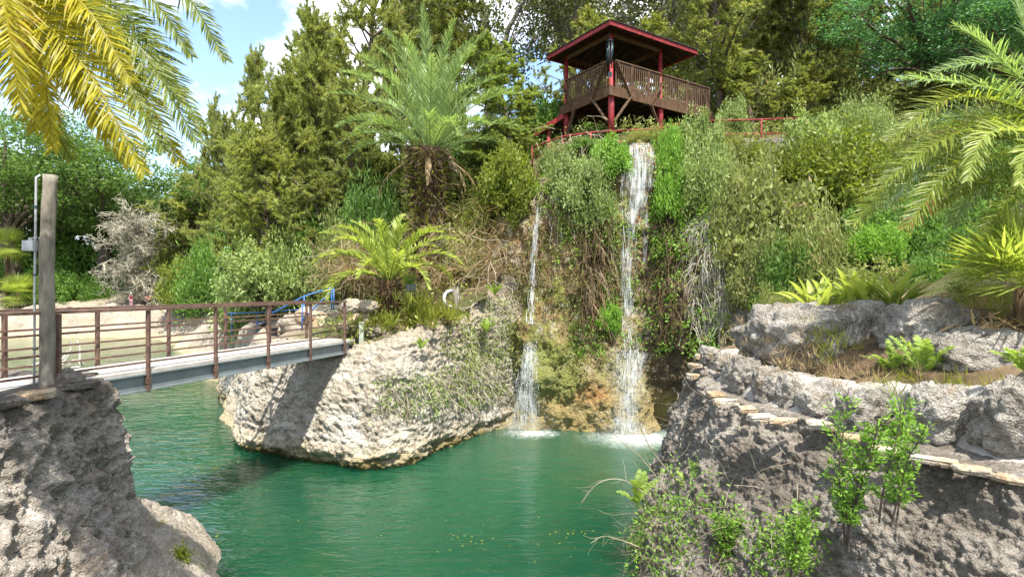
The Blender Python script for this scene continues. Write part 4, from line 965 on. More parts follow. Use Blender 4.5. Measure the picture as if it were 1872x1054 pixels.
for k in range(6):
    a = k * 2.4; frond_obj(palm, arc(pc + (math.cos(a) * .45, math.sin(a) * .45, -.4), a, R(-20), 2.0 + r.uniform(0, .8), R(70)), .3, ML['dry'], 'dead_frond', n=30, W=.03, seed=k + 90, v=-.3, droop=.8, rw=.04)
# small palm
pc = P(712, 512, 19.4); pz = P(712, 588, 19.4)[2]; palm = thing('palm_tree', 'short light green palm with a squat dark trunk on the headland', 'palm', (pc[0], pc[1], pz))
m = MB(); z_ = np.linspace(pz - .2, pc[2], 9); m.tube(np.stack([np.full(9, pc[0]), np.full(9, pc[1]), z_], 1), np.array([.30, .31, .30, .29, .31, .34, .35, .3, .15]), 14); adopt(m.build('trunk', ML['palmbark'], None, True), palm)
n = 700; a = r.uniform(0, 6.28, n); zz = r.uniform(pz, pc[2], n); pos = np.stack([pc[0] + np.cos(a) * .3, pc[1] + np.sin(a) * .3, zz], 1)
m = MB(); m.quads(leafq(pos, np.stack([np.cos(a) * .5, np.sin(a) * .5, r.normal(.4, .5, n)], 1), r.uniform(.12, .35, n), .05, r)); adopt(m.build('trunk_fibres', ML['root'], None), palm)['kind'] = 'stuff'
for k in range(26):
    a = k * 2.3999 + .5; f = k / 26; el0 = R(84 - 60 * f + r.normal(0, 5)); L_ = 2.75 + r.normal(0, .2)
    frond_obj(palm, arc(pc + (math.cos(a) * .1, math.sin(a) * .1, 0), a, el0, L_, R(62 + 45 * f)), .42, ML['palm_light'], n=52, W=.05, seed=k + 200, v=.45, droop=.2, rw=.025)
# near palm at the upper left: only its arching fronds reach into the frame
def near_palm(label, crown, specs, Lf, base_z, trunk_r, rw=.022, upv=(.25, -.8, .5), wl=.019):
    cr = P(*crown); o = thing('palm_tree', label, 'palm', (cr[0], cr[1], base_z))
    m = MB(); z_ = np.linspace(base_z - .3, cr[2], 12); m.tube(np.stack([np.full(12, cr[0]), np.full(12, cr[1]), z_], 1), trunk_r * (1 + .06 * np.sin(z_ * 11)), 16); adopt(m.build('trunk', ML['palmbark'], None, True), o)
    for k, (pts, mat, lf) in enumerate(specs):
        c = [cr] + [P(*q) for q in pts]
        frond_obj(o, c, lf or Lf, ML[mat], n=175, W=wl, seed=400 + k, v=.2, droop=.22, start=.1, rw=rw, sweep=(62, 34), upv=upv)
    return o
near_palm('yellowing feather palm whose fronds arch in from the upper left corner', (-150, -170, 6.4), (
    (((-60, -150, 5.6), (0, -30, 5.3), (22, 90, 5.2), (40, 210, 5.25)), 'palm_yellow', .5), (((-40, -140, 5.9), (40, 10, 5.7), (80, 140, 5.7), (96, 275, 5.8)), 'palm_yellow', .42),
    (((-40, -190, 5.9), (60, 10, 5.6), (160, 130, 5.5), (265, 320, 5.5)), 'palm_yellow', .52), (((-20, -190, 6.2), (100, -5, 6.0), (210, 110, 5.9), (300, 275, 5.9)), 'palm_green', .5),
    (((-20, -220, 6.2), (130, -20, 6.1), (250, 80, 6.0), (362, 262, 6.1)), 'palm_green', .5), (((0, -230, 6.4), (170, -70, 6.3), (280, 0, 6.3), (352, 105, 6.4)), 'palm_green', .42),
    (((0, -240, 6.6), (200, -90, 6.6), (330, -20, 6.6), (414, 112, 6.7)), 'palm_green', .42), (((-60, -180, 6.7), (40, -20, 6.5), (130, 130, 6.4), (200, 250, 6.4)), 'palm_yellow', .5),
    (((-100, -150, 6.6), (-10, 20, 6.6), (60, 170, 6.6), (130, 290, 6.7)), 'palm_green', .45), (((-40, -200, 6.8), (80, -60, 6.8), (190, 60, 6.8), (270, 180, 6.9)), 'palm_yellow', .5),
    (((0, -220, 5.9), (90, -90, 5.8), (140, -30, 5.7), (135, 50, 5.7)), 'palm_yellow', .42), (((-200, -160, 6.0), (-120, -10, 5.8), (-60, 110, 5.7), (-30, 230, 5.8)), 'palm_yellow', .5),
    (((-80, -160, 6.2), (0, 0, 6.0), (60, 110, 5.95), (62, 240, 6.0)), 'palm_yellow', .45), (((-60, -200, 6.9), (60, 20, 6.8), (150, 170, 6.8), (235, 300, 6.9)), 'palm_yellow', .5), (((-20, -230, 6.9), (150, -50, 6.8), (280, 90, 6.8), (372, 240, 6.9)), 'palm_green', .45),
    (((-60, -200, 7.2), (80, -20, 7.1), (180, 90, 7.1), (250, 200, 7.2)), 'palm_green', .5), (((-30, -210, 5.8), (80, -60, 5.6), (170, 30, 5.5), (240, 150, 5.5)), 'palm_yellow', .48), (((-90, -200, 7.3), (30, -60, 7.3), (110, 60, 7.3), (150, 190, 7.4)), 'palm_green', .5),
    (((-20, -200, 6.3), (110, -20, 6.2), (230, 120, 6.1), (330, 300, 6.2)), 'palm_yellow', .46), (((-20, -215, 7), (120, -60, 7), (240, 40, 7), (330, 190, 7.1)), 'palm_green', .5)), .5, -1.8, .2)
near_palm('green feather palm whose fronds arch in from the right edge', (2010, 300, 9.6), (
    (((1940, 190, 9.3), (1850, 130, 9.1), (1800, 80, 9.0), (1745, 46, 9.0)), 'palm', .6), (((1950, 230, 9.2), (1850, 175, 9.0), (1740, 150, 8.8), (1640, 142, 8.7)), 'palm', .6),
    (((1950, 250, 9), (1840, 190, 8.7), (1740, 180, 8.5), (1625, 255, 8.4)), 'palm_green', .62), (((1950, 280, 8.9), (1830, 225, 8.6), (1700, 270, 8.3), (1615, 335, 8.2)), 'palm_green', .6),
    (((1950, 290, 9), (1820, 250, 8.8), (1690, 275, 8.6), (1560, 410, 8.5)), 'palm_green', .65), (((1950, 300, 8.7), (1830, 280, 8.4), (1740, 310, 8.2), (1655, 420, 8.1)), 'palm_green', .6),
    (((1950, 310, 8.9), (1850, 330, 8.6), (1760, 345, 8.4), (1700, 390, 8.3)), 'palm_green', .55), (((1960, 280, 8.4), (1870, 240, 8.1), (1800, 250, 7.9), (1768, 332, 7.8)), 'palm_light', .5),
    (((1970, 330, 8.5), (1900, 340, 8.3), (1840, 370, 8.2), (1800, 430, 8.2)), 'palm_green', .5), (((1960, 200, 9.6), (1900, 100, 9.6), (1870, 40, 9.6), (1850, -30, 9.6)), 'palm', .6),
    (((1940, 250, 9.8), (1830, 220, 9.8), (1730, 215, 9.8), (1650, 230, 9.8)), 'palm', .6), (((1950, 240, 9.4), (1850, 215, 9.2), (1770, 240, 9.1), (1690, 330, 9.1)), 'palm_green', .62), (((1950, 260, 9.5), (1820, 255, 9.3), (1700, 300, 9.2), (1610, 380, 9.2)), 'palm', .62), (((1950, 300, 9.2), (1850, 300, 9), (1790, 340, 8.9), (1740, 410, 8.9)), 'palm', .6),
    (((1950, 170, 9.8), (1870, 120, 9.7), (1790, 115, 9.6), (1710, 130, 9.6)), 'palm', .55), (((1980, 320, 8.0), (1920, 260, 7.6), (1880, 270, 7.4), (1862, 340, 7.3)), 'palm_light', .45)), .6, 0.2, .3, .026, (0, -.45, .85), .021)

# fan palm on the right, palmetto on the far left shore
def fan_palm(root, crown, n, stalk, blade, mat, seed, spread=(5, 75), front=None):
    r = np.random.default_rng(seed)
    for k in range(n):
        a = k * 2.4 + r.normal(0, .2) if front is None else r.uniform(*front); e = R(r.uniform(*spread)); d = np.array([math.cos(a) * math.cos(e), math.sin(a) * math.cos(e), math.sin(e)])
        s = stalk * r.uniform(.7, 1.15); c = np.array(crown) + d * s; m = MB(); m.tube([np.array(crown), np.array(crown) + d * s * .5 + (0, 0, .04), c], [.014, .011, .009], 4, False)
        S = nrm(np.cross(d, (0, 0, 1))); U = np.cross(S, d)
        for j in range(26):
            th = R(-105 + 210 * j / 25); bd_ = nrm(d * math.cos(th) + S * math.sin(th) + U * (.12 + .1 * (j % 2)) + (0, 0, -.12 * abs(math.sin(th)))); L_ = blade * r.uniform(.85, 1.08) * (1 - .12 * abs(th) / 1.9)
            w_ = nrm(np.cross(bd_, U)) * blade * .024; q = c + bd_ * L_ * .5; tip = c + bd_ * L_ + (0, 0, -.1 * L_)
            V = [c, q + w_, tip, q - w_]; m.add(V, [[[0, 1, 2, 3]]])
        adopt(m.build('fan_leaf', mat), root)
c = P(1875, 525, 8.2); o = thing('fan_palm', 'spiky light green fan palm at the right edge above the boulders', 'palm', c); m = MB(); m.tube([c + (0, 0, -.8), c], [.16, .12], 10); adopt(m.build('trunk', ML['palmbark'], None, True), o)
fan_palm(o, c + (0, 0, .02), 24, .55, 1.0, ML['palm_light'], 5, (-5, 80))
c = P(1850, 610, 8.3); n = 300
m = MB(); r = np.random.default_rng(8); m.quads(leafq(c + r.normal(0, (.35, .2, .12), (n, 3)), r.normal(0, .5, (n, 3)) + (-.3, -.3, -.5), r.uniform(.3, .7, n), .04, r)); tag(m.build('dead_leaves', ML['dry']), 'brown dead leaves hanging under the spiky fan palm', 'dead leaves', None, 'stuff')
for px, d, top, lab in ((14, 65, 410, 'pale palmetto on the far shore at the left edge'), (34, 64.6, 495, 'low palmetto below the taller one on the far shore')):
    c = P(px, 520, d); z = -1.9; zc = P(px, top + 40, d)[2]; o = thing('palmetto', lab, 'palm', (c[0], c[1], z), 'palmettos on the far shore'); m = MB(); m.tube([(c[0], c[1], z - .3), (c[0], c[1], zc)], [.22, .18], 9); adopt(m.build('trunk', ML['palmbark'], None, True), o)
    fan_palm(o, (c[0], c[1], zc), 40, 1.25, 1.5, ML['palm_light'], px, (-65, 85))
# strap-leaved rosettes behind the boulders
def straps(root, c, n, L_, W_, mat, seed, el=(35, 85), name='strap_leaf'):
    r = np.random.default_rng(seed)
    for k in range(n):
        C = np.array(arc(c + r.normal(0, (.16, .1, .02)), r.uniform(0, 6.28), R(r.uniform(*el)), L_ * r.uniform(.7, 1.1), R(r.uniform(15, 55)), 7)); T = nrm(np.gradient(C, axis=0)); S = nrm(np.cross(T, (0, 0, 1)) + 1e-4); U = np.cross(S, T)
        w_ = (W_ * np.array([.55, .8, 1, 1, .95, .8, .5, .05]) * .5)[:, None]; V = np.stack([C - S * w_ + U * w_ * .5, C, C + S * w_ + U * w_ * .5], 1).reshape(-1, 3); i = np.arange(7)[:, None] * 3
        m = MB(); m.add(V, [np.vstack([np.hstack([i, i + 1, i + 4, i + 3]), np.hstack([i + 1, i + 2, i + 5, i + 4])])]); adopt(m.build(name, mat, None, True), root)
for px, py, d, n, L_, lab in ((1640, 566, 10.4, 26, 1.0, 'large rosette of broad upright strap leaves behind the flat-topped boulder'), (1565, 566, 10.7, 24, .9, 'rosette of broad strap leaves behind the pale rounded boulder'), (1490, 566, 11, 18, .75, 'low rosette of arching strap leaves over the broad pale boulder')):
    c = P(px, py, d); o = thing('strap_leaved_plant', lab, 'plant', c, 'strap-leaved plants'); straps(o, c, n, L_, .13, ML['palm_light'], px)
# ferns
def fern(root, c, n, L_, mat, seed, el=(52, 88), front=None):
    r = np.random.default_rng(seed)
    for k in range(n):
        a = r.uniform(0, 6.28) if front is None else r.uniform(*front)
        frond_obj(root, arc(c, a, R(r.uniform(*el)), L_ * r.uniform(.8, 1.3), R(r.uniform(25, 65))), L_ * .2, mat, 'fern_frond', n=38, W=L_ * .04, seed=seed + k, v=.05, droop=.1, start=.2, sweep=(80, 60), rw=.006)
for px, py, d, n, L_, lab in ((1690, 700, 8.0, 11, .62, 'tall bright fern growing between the two big grey boulders'), (1635, 690, 8.4, 8, .5, 'smaller fern left of the tall bright fern'), (1880, 690, 6.6, 8, .55, 'fern at the right edge on top of the sloping boulder'), (1165, 925, 10.3, 9, .55, 'fern hanging over the water from the ledge cliff'), (1265, 905, 10, 7, .4, 'small fern on the ledge cliff face above the weeds'),
                            (905, 540, 20.9, 8, .5, 'fern on the headland rim beside the left stream'), (890, 610, 20.0, 8, .6, 'pale fern hanging on the headland face near the left stream'), (770, 640, 17.2, 6, .4, 'small fern on the headland face below the rim')):
    c = P(px, py, d); o = thing('fern', lab, 'fern', c, 'ferns'); fern(o, c, n, L_, ML['fern'], px)

# ------------------------------------------------------------------ shrubs
BN = {'Y': ('shrub', 'yellow-green'), 'G': ('shrub', 'grey-green'), 'B': ('shrub', 'bright green'), 'O': ('shrub', 'olive'), 'M': ('shrub', 'dark green')}
def shrub(kind, px, py, w_, h_, d, lab, v=1):
    """px, py: middle of the shrub in the photo; w_, h_: half sizes"""
    s = d / F; c = P(px, py, d); plant('bush%s%d' % (kind, v), 'shrub', lab, 'shrub', (c[0], c[1], c[2] - h_ * s * .75), (w_ * s, w_ * s, h_ * s * 1.55), None, 'shrubs on the slopes')
for a in (('Y', 930, 325, 62, 55, 23.2, 'rounded yellow-green shrub left of the cliff top'), ('Y', 880, 395, 46, 46, 23.6, 'dull yellow-green shrub right of the shaggy palm trunk', 2), ('G', 1045, 325, 52, 52, 22.0, 'grey-green shrub on the lip between the two streams'), ('G', 1085, 350, 44, 55, 21.8, 'grey-green shrub hanging beside the main fall', 2),
          ('B', 1118, 282, 34, 38, 22.0, 'bright green leafy shrub left of the waterfall lip'), ('B', 1228, 272, 32, 46, 22.0, 'bright green leafy shrub right of the waterfall lip', 2), ('G', 1275, 250, 44, 60, 22.4, 'tall grey-green shrub below the gazebo walkway'), ('G', 1290, 320, 64, 60, 21.5, 'broad grey-green shrub on the cliff right of the fall', 2),
          ('B', 1225, 345, 30, 50, 21.3, 'small bright shrub hugging the cliff right of the fall'), ('G', 1500, 250, 66, 62, 22, 'pale grey-green shrub at the end of the red railing'), ('G', 1580, 225, 44, 44, 22.4, 'pale grey-green shrub in front of the dark trunks', 2), ('Y', 1540, 320, 100, 80, 20, 'wide yellow-green shrub in the middle of the right slope'),
          ('O', 1425, 395, 95, 100, 19.4, 'big olive shrub covering the right slope'), ('O', 1365, 360, 60, 66, 20.4, 'olive shrub left of the big olive one', 2), ('Y', 1480, 300, 70, 50, 21.4, 'yellow-green shrub under the pale grey-green ones', 2), ('M', 1600, 440, 90, 80, 17.4, 'dark green shrub under the right palm fronds'),
          ('O', 1500, 480, 80, 80, 17.2, 'olive shrub low on the right slope', 2), ('M', 1450, 500, 60, 60, 17.4, 'green shrub low on the slope left of the low olive one', 2), ('M', 1690, 420, 66, 66, 17.6, 'dark green shrub in shade right of the palm fronds', 2), ('M', 1745, 460, 60, 60, 15, 'green shrub beside the dry roots at the right'),
          ('B', 1600, 440, 44, 32, 16.2, 'bright green sprig shrub in front of the dark green one', 2), ('O', 1590, 520, 80, 50, 14, 'low olive shrub just above the strap-leaved plants'), ('M', 1700, 510, 60, 55, 13, 'dark green shrub between strap leaves and the fan palm'), ('Y', 1400, 310, 60, 50, 22.2, 'yellow-green shrub under the red railing'), ('O', 1390, 480, 50, 70, 18.3, 'grey olive shrub right of the dry vines', 1),
          ('G', 488, 490, 75, 55, 24.5, 'grey-green shrub at the head of the plaza'), ('Y', 342, 515, 50, 42, 61, 'yellow-green shrub at the far end of the plaza'), ('M', 405, 500, 70, 60, 59, 'green shrub between the two at the plaza end', 2), ('G', 560, 470, 60, 60, 25, 'grey-green shrub under the dark low cedar', 2), ('M', 600, 430, 60, 60, 25.4, 'dark green shrub behind the small palm fronds', 1),
          ('O', 850, 450, 60, 60, 23.3, 'olive shrub behind the tangle of dry stems', 1), ('Y', 960, 380, 40, 36, 22.9, 'small yellow-green shrub above the left stream', 1), ('M', 690, 420, 70, 80, 25, 'dark green shrub in shade behind the palms', 2), ('O', 640, 470, 60, 60, 23.4, 'olive shrub above the stone steps', 2), ('B', 1112, 575, 22, 26, 20.7, 'small bright shrub growing halfway down the fall', 1),
          ('M', 1650, 320, 80, 60, 20.5, 'dark green shrub on the bare slope behind the right palm fronds', 1), ('O', 1740, 320, 80, 70, 20, 'olive shrub on the bare slope right of the dark green one', 2), ('M', 1840, 330, 90, 70, 19, 'dark green shrub on the slope at the right edge', 2), ('O', 1640, 260, 70, 50, 23, 'olive shrub at the foot of the dark trunks', 1),
          ('M', 1750, 260, 80, 50, 23, 'dark green shrub under the bluish-green trees', 1), ('O', 1860, 260, 90, 60, 22, 'olive shrub under the bluish-green tree at the right edge', 2), ('O', 1790, 540, 60, 36, 10.5, 'low olive shrub beside the spiky fan palm', 1), ('G', 1335, 215, 34, 40, 25.2, 'grey-green shrub at the foot of the gazebo walkway', 1), ('O', 1430, 560, 46, 30, 14, 'low olive shrub left of the strap-leaved plants', 2),
          ('M', 130, 480, 90, 60, 76, 'broad green shrub on the far shore behind the pole', 1), ('O', 330, 440, 60, 60, 78, 'olive shrub right of the bare grey tree', 1),
          ('M', 100, 520, 40, 30, 67, 'low green shrub on the far bank right of the pole', 1), ('M', 165, 535, 44, 24, 70, 'low green shrub on the far bank under the bare tree', 2), ('B', 62, 515, 28, 22, 68, 'bright green shrub on the far bank beside the palmetto', 1), ('M', 60, 470, 60, 60, 76, 'tall green shrub behind the palmetto', 2), ('M', 240, 470, 60, 70, 78, 'dark green shrub behind the bare tree', 1),
          ('M', 1065, 262, 34, 13, 23.3, 'low dark shrub under the railing left of the waterfall lip', 1), ('O', 1180, 249, 34, 12, 23.0, 'low olive growth just behind the waterfall lip', 2), ('G', 1015, 288, 34, 20, 23.4, 'small grey-green shrub at the left end of the red railing', 2),
          ('O', 1330, 270, 50, 44, 23, 'olive shrub below the start of the right red railing', 1), ('M', 1800, 430, 80, 80, 16, 'dark green shrub below the right palm crown', 1), ('M', 1850, 500, 60, 60, 12, 'dark green shrub behind the spiky fan palm', 2), ('O', 1330, 430, 40, 60, 19.9, 'thin olive shrub beside the grey hanging vines', 2)):
    shrub(a[0], a[1], a[2], a[3], a[4], a[5], a[6], a[7] if len(a) > 7 else 1)
# undergrowth that covers the rest of the slopes
r = np.random.default_rng(21); k = 0
pos = []; dirs = []
while len(pos) < 1500:
    x, y = r.uniform(-40, 40), r.uniform(18, 48)
    if inside(POOL, np.array(x), np.array(y)): continue
    z = float(H(x, y))
    if z < -1.3 and x < -6: continue
    pos.append((x, y, z))
C = np.array(pos); n = 46
o_ = nrm(r.normal(size=(len(C), n, 3))) * (r.uniform(0, 1, (len(C), n, 1)) ** .4) * (.8, .8, .55) + (0, 0, .25)
q = (C[:, None] + o_).reshape(-1, 3)
m = MB(); m.quads(leafq(q, r.normal(0, .8, q.shape) + (0, 0, .4), r.uniform(.1, .24, len(q)), .08, r)); tag(m.build('undergrowth', ML['bush_olive']), 'tangled olive undergrowth covering the wooded slopes', 'undergrowth', None, 'stuff')

# ------------------------------------------------------------------ growth on the rock faces
def face_leaves(specs, mat, name, label, L_=.11, W_=.06, out=.12, cat='ivy', kind='stuff', seed=1, hang=.3, per=14):
    m = MB(); r = np.random.default_rng(seed)
    for key, win, n in specs:
        p, N = pick(key, win, n, seed)
        o = r.normal(0, .13, (n, per, 3)); c = (p + N * out * r.uniform(.2, 1.3, (n, 1)))[:, None] + o
        d = (N[:, None] * .6 + r.normal(0, .6, (n, per, 3)) + (0, 0, -hang))
        m.quads(leafq(c.reshape(-1, 3), d.reshape(-1, 3), L_ * r.uniform(.6, 1.3, n * per), W_, r))
    return tag(m.build(name, mat), label, cat, None, kind)
def strands(specs, mat, name, label, L_=(.5, 1.4), rad=.008, out=.08, seed=1, cat='vines', wob=.12, lift=-1.2, sides=3):
    m = MB(); r = np.random.default_rng(seed)
    for key, win, n in specs:
        p, N = pick(key, win, n, seed)
        for k in range(n):
            c = curve_pts(p[k] + N[k] * out * r.uniform(.3, 1.5), N[k] * .5 + r.normal(0, .35, 3) + (0, 0, -.3), r.uniform(*L_), 6, r, lift, wob); m.tube(c, np.linspace(rad, rad * .5, 7), sides, False)
    return tag(m.build(name, mat), label, cat, None, 'stuff')
box = lambda a, b, c, d: [(a, b), (c, b), (c, d), (a, d)]
FC = 'waterfall_cliff'
face_leaves(((FC, box(985, 300, 1130, 400), 90), (FC, box(1090, 380, 1125, 560), 60), (FC, box(1195, 300, 1260, 470), 110), (FC, box(1200, 430, 1260, 640), 60), (FC, box(1040, 590, 1120, 650), 26), (FC, box(1020, 330, 1110, 470), 70), (FC, box(1130, 400, 1200, 640), 34), (FC, box(1250, 560, 1330, 660), 40), (FC, box(1270, 330, 1400, 470), 120)), ML['bush_bright'], 'ivy', 'bright creeper leaves hugging the waterfall cliff', .12, .085, .12, seed=3)
face_leaves(((FC, box(940, 300, 1130, 400), 130), (FC, box(960, 400, 1140, 580), 150), (FC, box(1000, 590, 1110, 700), 40), (FC, box(1190, 280, 1400, 500), 190), (FC, box(1260, 440, 1400, 620), 120), (FC, box(905, 480, 960, 700), 50)), ML['bush_olive'], 'creeper', 'olive creeper and fern growth on the waterfall cliff', .14, .05, .14, seed=4)
strands(((FC, box(960, 400, 1140, 540), 110), (FC, box(1060, 400, 1115, 590), 230), (FC, box(1200, 340, 1260, 600), 160), (FC, box(930, 420, 985, 540), 40)), ML['root'], 'hanging_roots', 'brown roots and dead fronds hanging on the waterfall cliff', (.5, 1.5), .012, .12, 5)
strands(((FC, box(1262, 400, 1325, 600), 560), (FC, box(1310, 450, 1370, 620), 90), (FC, box(985, 330, 1060, 420), 60)), ML['drypale'], 'dry_vines', 'pale grey dry vines hanging right of the main fall', (.3, .95), .009, .05, 6, wob=.09, lift=-2.6)
strands(((FC, box(1062, 400, 1112, 560), 260), (FC, box(1205, 430, 1250, 590), 90)), ML['root'], 'hanging_roots', 'thick dark root curtain hanging on the cliff between the two falls', (.5, 1.3), .022, .1, 16, wob=.06, lift=-2.5)
HL = 'headland'
face_leaves(((HL, [(770, 690), (900, 640), (930, 700), (905, 735), (800, 745), (690, 740)], 130), (HL, box(840, 590, 925, 660), 60), (HL, box(815, 570, 845, 650), 24), (HL, box(690, 690, 800, 760), 60), (HL, box(880, 540, 935, 640), 50)), ML['bush_grey'], 'creeper', 'grey-green creeper patches on the pale headland face', .1, .05, .08, seed=7)
face_leaves(((HL, box(800, 640, 930, 740), 60), (HL, box(810, 560, 850, 660), 20)), ML['bush_yellow'], 'creeper', 'yellow-green sprigs on the pale headland face', .11, .05, .1, seed=8)
strands(((HL, [(700, 700), (900, 640), (930, 720), (800, 750), (690, 760)], 420), (HL, box(840, 560, 930, 640), 90)), ML['drygrey'], 'dry_vines', 'thin dry stems lying on the pale headland face', (.3, .8), .008, .05, 9, wob=.2)
LC = 'ledge_cliff'
face_leaves(((LC, [(1160, 1054), (1190, 930), (1300, 900), (1500, 980), (1500, 1054)], 230), (LC, box(1200, 850, 1300, 960), 50), (LC, box(1390, 940, 1500, 1054), 60)), ML['bush_bright'], 'weeds', 'light green weeds growing up the foot of the ledge cliff', .085, .035, .1, seed=10, hang=-.5, per=13)
strands(((LC, [(1150, 1054), (1180, 900), (1300, 870), (1500, 950), (1500, 1054)], 230), (LC, box(1230, 730, 1500, 900), 70)), ML['drygrey'], 'dry_vines', 'bleached dry stems tangled over the ledge cliff', (.3, 1.1), .0045, .08, 11, wob=.25, lift=.3)
strands(((LC, [(1150, 1054), (1190, 900), (1300, 880), (1450, 980), (1450, 1054)], 200),), ML['root'], 'dead_stems', 'brown dead stems among the weeds of the ledge cliff', (.2, .7), .005, .06, 12, wob=.25, lift=.2)
def on_ground(win, d0, d1, n, seed, zoff=0):
    r = np.random.default_rng(seed); out = []
    while len(out) < n:
        y = r.uniform(d0, d1); px = r.uniform(win[0], win[2]); x = (px - 936) / F * y; z = float(H(x, y)); py = -z / y * F + 527
        if win[1] <= py <= win[3]: out.append((x, y, z + zoff))
    return np.array(out)
def tufts(P_, n, L_, W_, mat, name, label, seed, el=1.0, cat='grass'):
    r = np.random.default_rng(seed); C = np.repeat(P_, n, 0) + r.normal(0, .05, (len(P_) * n, 3)) * (1, 1, .2)
    m = MB(); m.quads(leafq(C, r.normal(0, .55, C.shape) + (0, 0, el), L_ * r.uniform(.5, 1.2, len(C)), W_, r)); return tag(m.build(name, mat), label, cat, None, 'stuff')
rk = np.random.default_rng(2)
def cloud(px, py, d, sx, sy, n): 
    s = d / F; return P(px, py, d) + rk.normal(0, 1, (n, 3)) * (sx * s, .5, sy * s)
tufts(np.vstack([cloud(1440, 650, 10.2, 50, 14, 60), cloud(1540, 685, 9.2, 50, 14, 75), cloud(1390, 610, 11.5, 26, 14, 30), cloud(1610, 690, 8.6, 20, 12, 20), cloud(1340, 670, 11.6, 12, 14, 22), cloud(1800, 590, 9.2, 60, 20, 70)]), 16, .24, .009, ML['dry'], 'dry_grass', 'tawny dry grass covering the planted bank above the wall', 3)
tufts(np.vstack([cloud(1500, 620, 10, 30, 20, 26), cloud(1690, 715, 7.8, 26, 10, 40), cloud(1480, 640, 9.8, 14, 16, 14), cloud(1770, 710, 7.4, 24, 6, 16), cloud(1790, 575, 9.6, 60, 16, 60)]), 15, .28, .014, ML['grass'], 'grass', 'fresh green grass between the boulders of the planted bank', 4)
tufts(np.vstack([cloud(790, 584, 18.9, 22, 7, 36), cloud(770, 580, 18.9, 40, 12, 40), cloud(700, 598, 18.4, 40, 5, 30), cloud(765, 562, 19.8, 20, 10, 24)]), 16, .5, .035, ML['grass'], 'grass', 'bright clumps of grass around the foot of the small palm', 5)
tufts(np.vstack([cloud(655, 490, 22.5, 34, 26, 120), cloud(860, 500, 22.4, 45, 26, 170), cloud(790, 470, 23, 40, 30, 80), cloud(900, 450, 23.2, 30, 30, 60), cloud(880, 410, 23.6, 40, 40, 60)]), 14, .9, .02, ML['dry'], 'dry_brush', 'straw-coloured dead brush on the slope behind the palms', 6, -.1, 'brush')
m = MB(); r = np.random.default_rng(31)
for c in np.vstack([cloud(860, 505, 22, 48, 24, 120), cloud(650, 492, 22.2, 32, 24, 100), cloud(1050, 262, 23.4, 30, 10, 50), cloud(820, 450, 23, 40, 30, 60)]):
    m.tube(curve_pts(c, r.normal(size=3) + (0, 0, .2), r.uniform(.6, 1.6), 6, r, -.9, .25), np.linspace(.013, .006, 7), 3, False)
tag(m.build('dead_branches', ML['drygrey']), 'tangle of bleached dead stems on the slope beside the palms', 'branches', None, 'stuff')
# saplings in front of the ledge
def sapling(label, px, top, base, d, seed, n=3):
    r = np.random.default_rng(seed); b = P(px, base, d); h_ = P(px, top, d)[2] - b[2]; o = thing('sapling', label, 'sapling', b, 'saplings before the ledge'); W = MB(); Q = []
    for k in range(n):
        c = curve_pts((r.normal(0, .04), r.normal(0, .04), 0), (r.normal(0, .1), r.normal(0, .1), 1), h_ * r.uniform(.75, 1), 10, r, .3, .07); W.tube(c, np.linspace(.011, .004, 11), 5, False)
        for j in range(44):
            i = r.uniform(2, 10); p = c[int(i)]; a = r.uniform(0, 6.28); t_ = curve_pts(p, (math.cos(a), math.sin(a), .7), r.uniform(.08, .2), 3, r, .4, .15); W.tube(t_, [.004, .003, .003, .002], 3, False)
            q = t_[r.integers(1, 4, 10)] + r.normal(0, .02, (10, 3)); Q.append(leafq(q, np.array([math.cos(a), math.sin(a), .5]) + r.normal(0, .7, (10, 3)), r.uniform(.035, .085, 10), .022, r))
    W.build('stems', ML['bark'], o, True); m = MB(); m.quads(np.concatenate(Q)); m.build('foliage', ML['bush_bright'], o)
sapling('slender sapling with bright leaves before the ledge slabs', 1548, 700, 1000, 6.3, 1, 4); sapling('second slender sapling right of the first, before the round wall boulder', 1625, 725, 960, 6.0, 2, 3)
sapling('short leafy sprout at the foot of the first sapling', 1440, 920, 1060, 6.6, 3, 2); sapling('leafy weed sprouting on the cliff by the water', 1275, 840, 960, 9.6, 4, 3); sapling('leafy sprout in the bottom weeds below the fern', 1330, 930, 1050, 8.2, 5, 4)
def weeds(c, h_, seed, label, mat='bush_grey', name='weed'):
    r = np.random.default_rng(seed); o = thing(name, label, 'weed', c, 'weeds'); W = MB(); Q = []
    for k in range(6):
        s = curve_pts((0, 0, 0), r.normal(0, .35, 3) + (0, 0, 1), h_ * r.uniform(.6, 1), 6, r, 0, .1); W.tube(s, np.linspace(.006, .003, 7), 3, False); q = s[r.integers(1, 7, 60)] + r.normal(0, .05, (60, 3)); Q.append(leafq(q, r.normal(0, .7, (60, 3)), r.uniform(.05, .1, 60), .03, r))
    W.build('stems', ML['bark'], o); m = MB(); m.quads(np.concatenate(Q)); m.build('foliage', ML[mat], o)
p_, N_ = pick('abutment_rock', box(270, 960, 340, 1030), 5, 3)
for k in range(2): weeds(p_[k], .18, k, ('small weed on the mossy edge of the abutment apron', 'second small weed further down the abutment apron')[k], 'bush_yellow')
tufts(pick('abutment_rock', [(270, 950), (300, 950), (390, 1040), (330, 1040)], 60, 4)[0], 12, .07, .008, ML['grass'], 'moss', 'yellowish moss along the water edge of the abutment', 7, .7, 'moss')
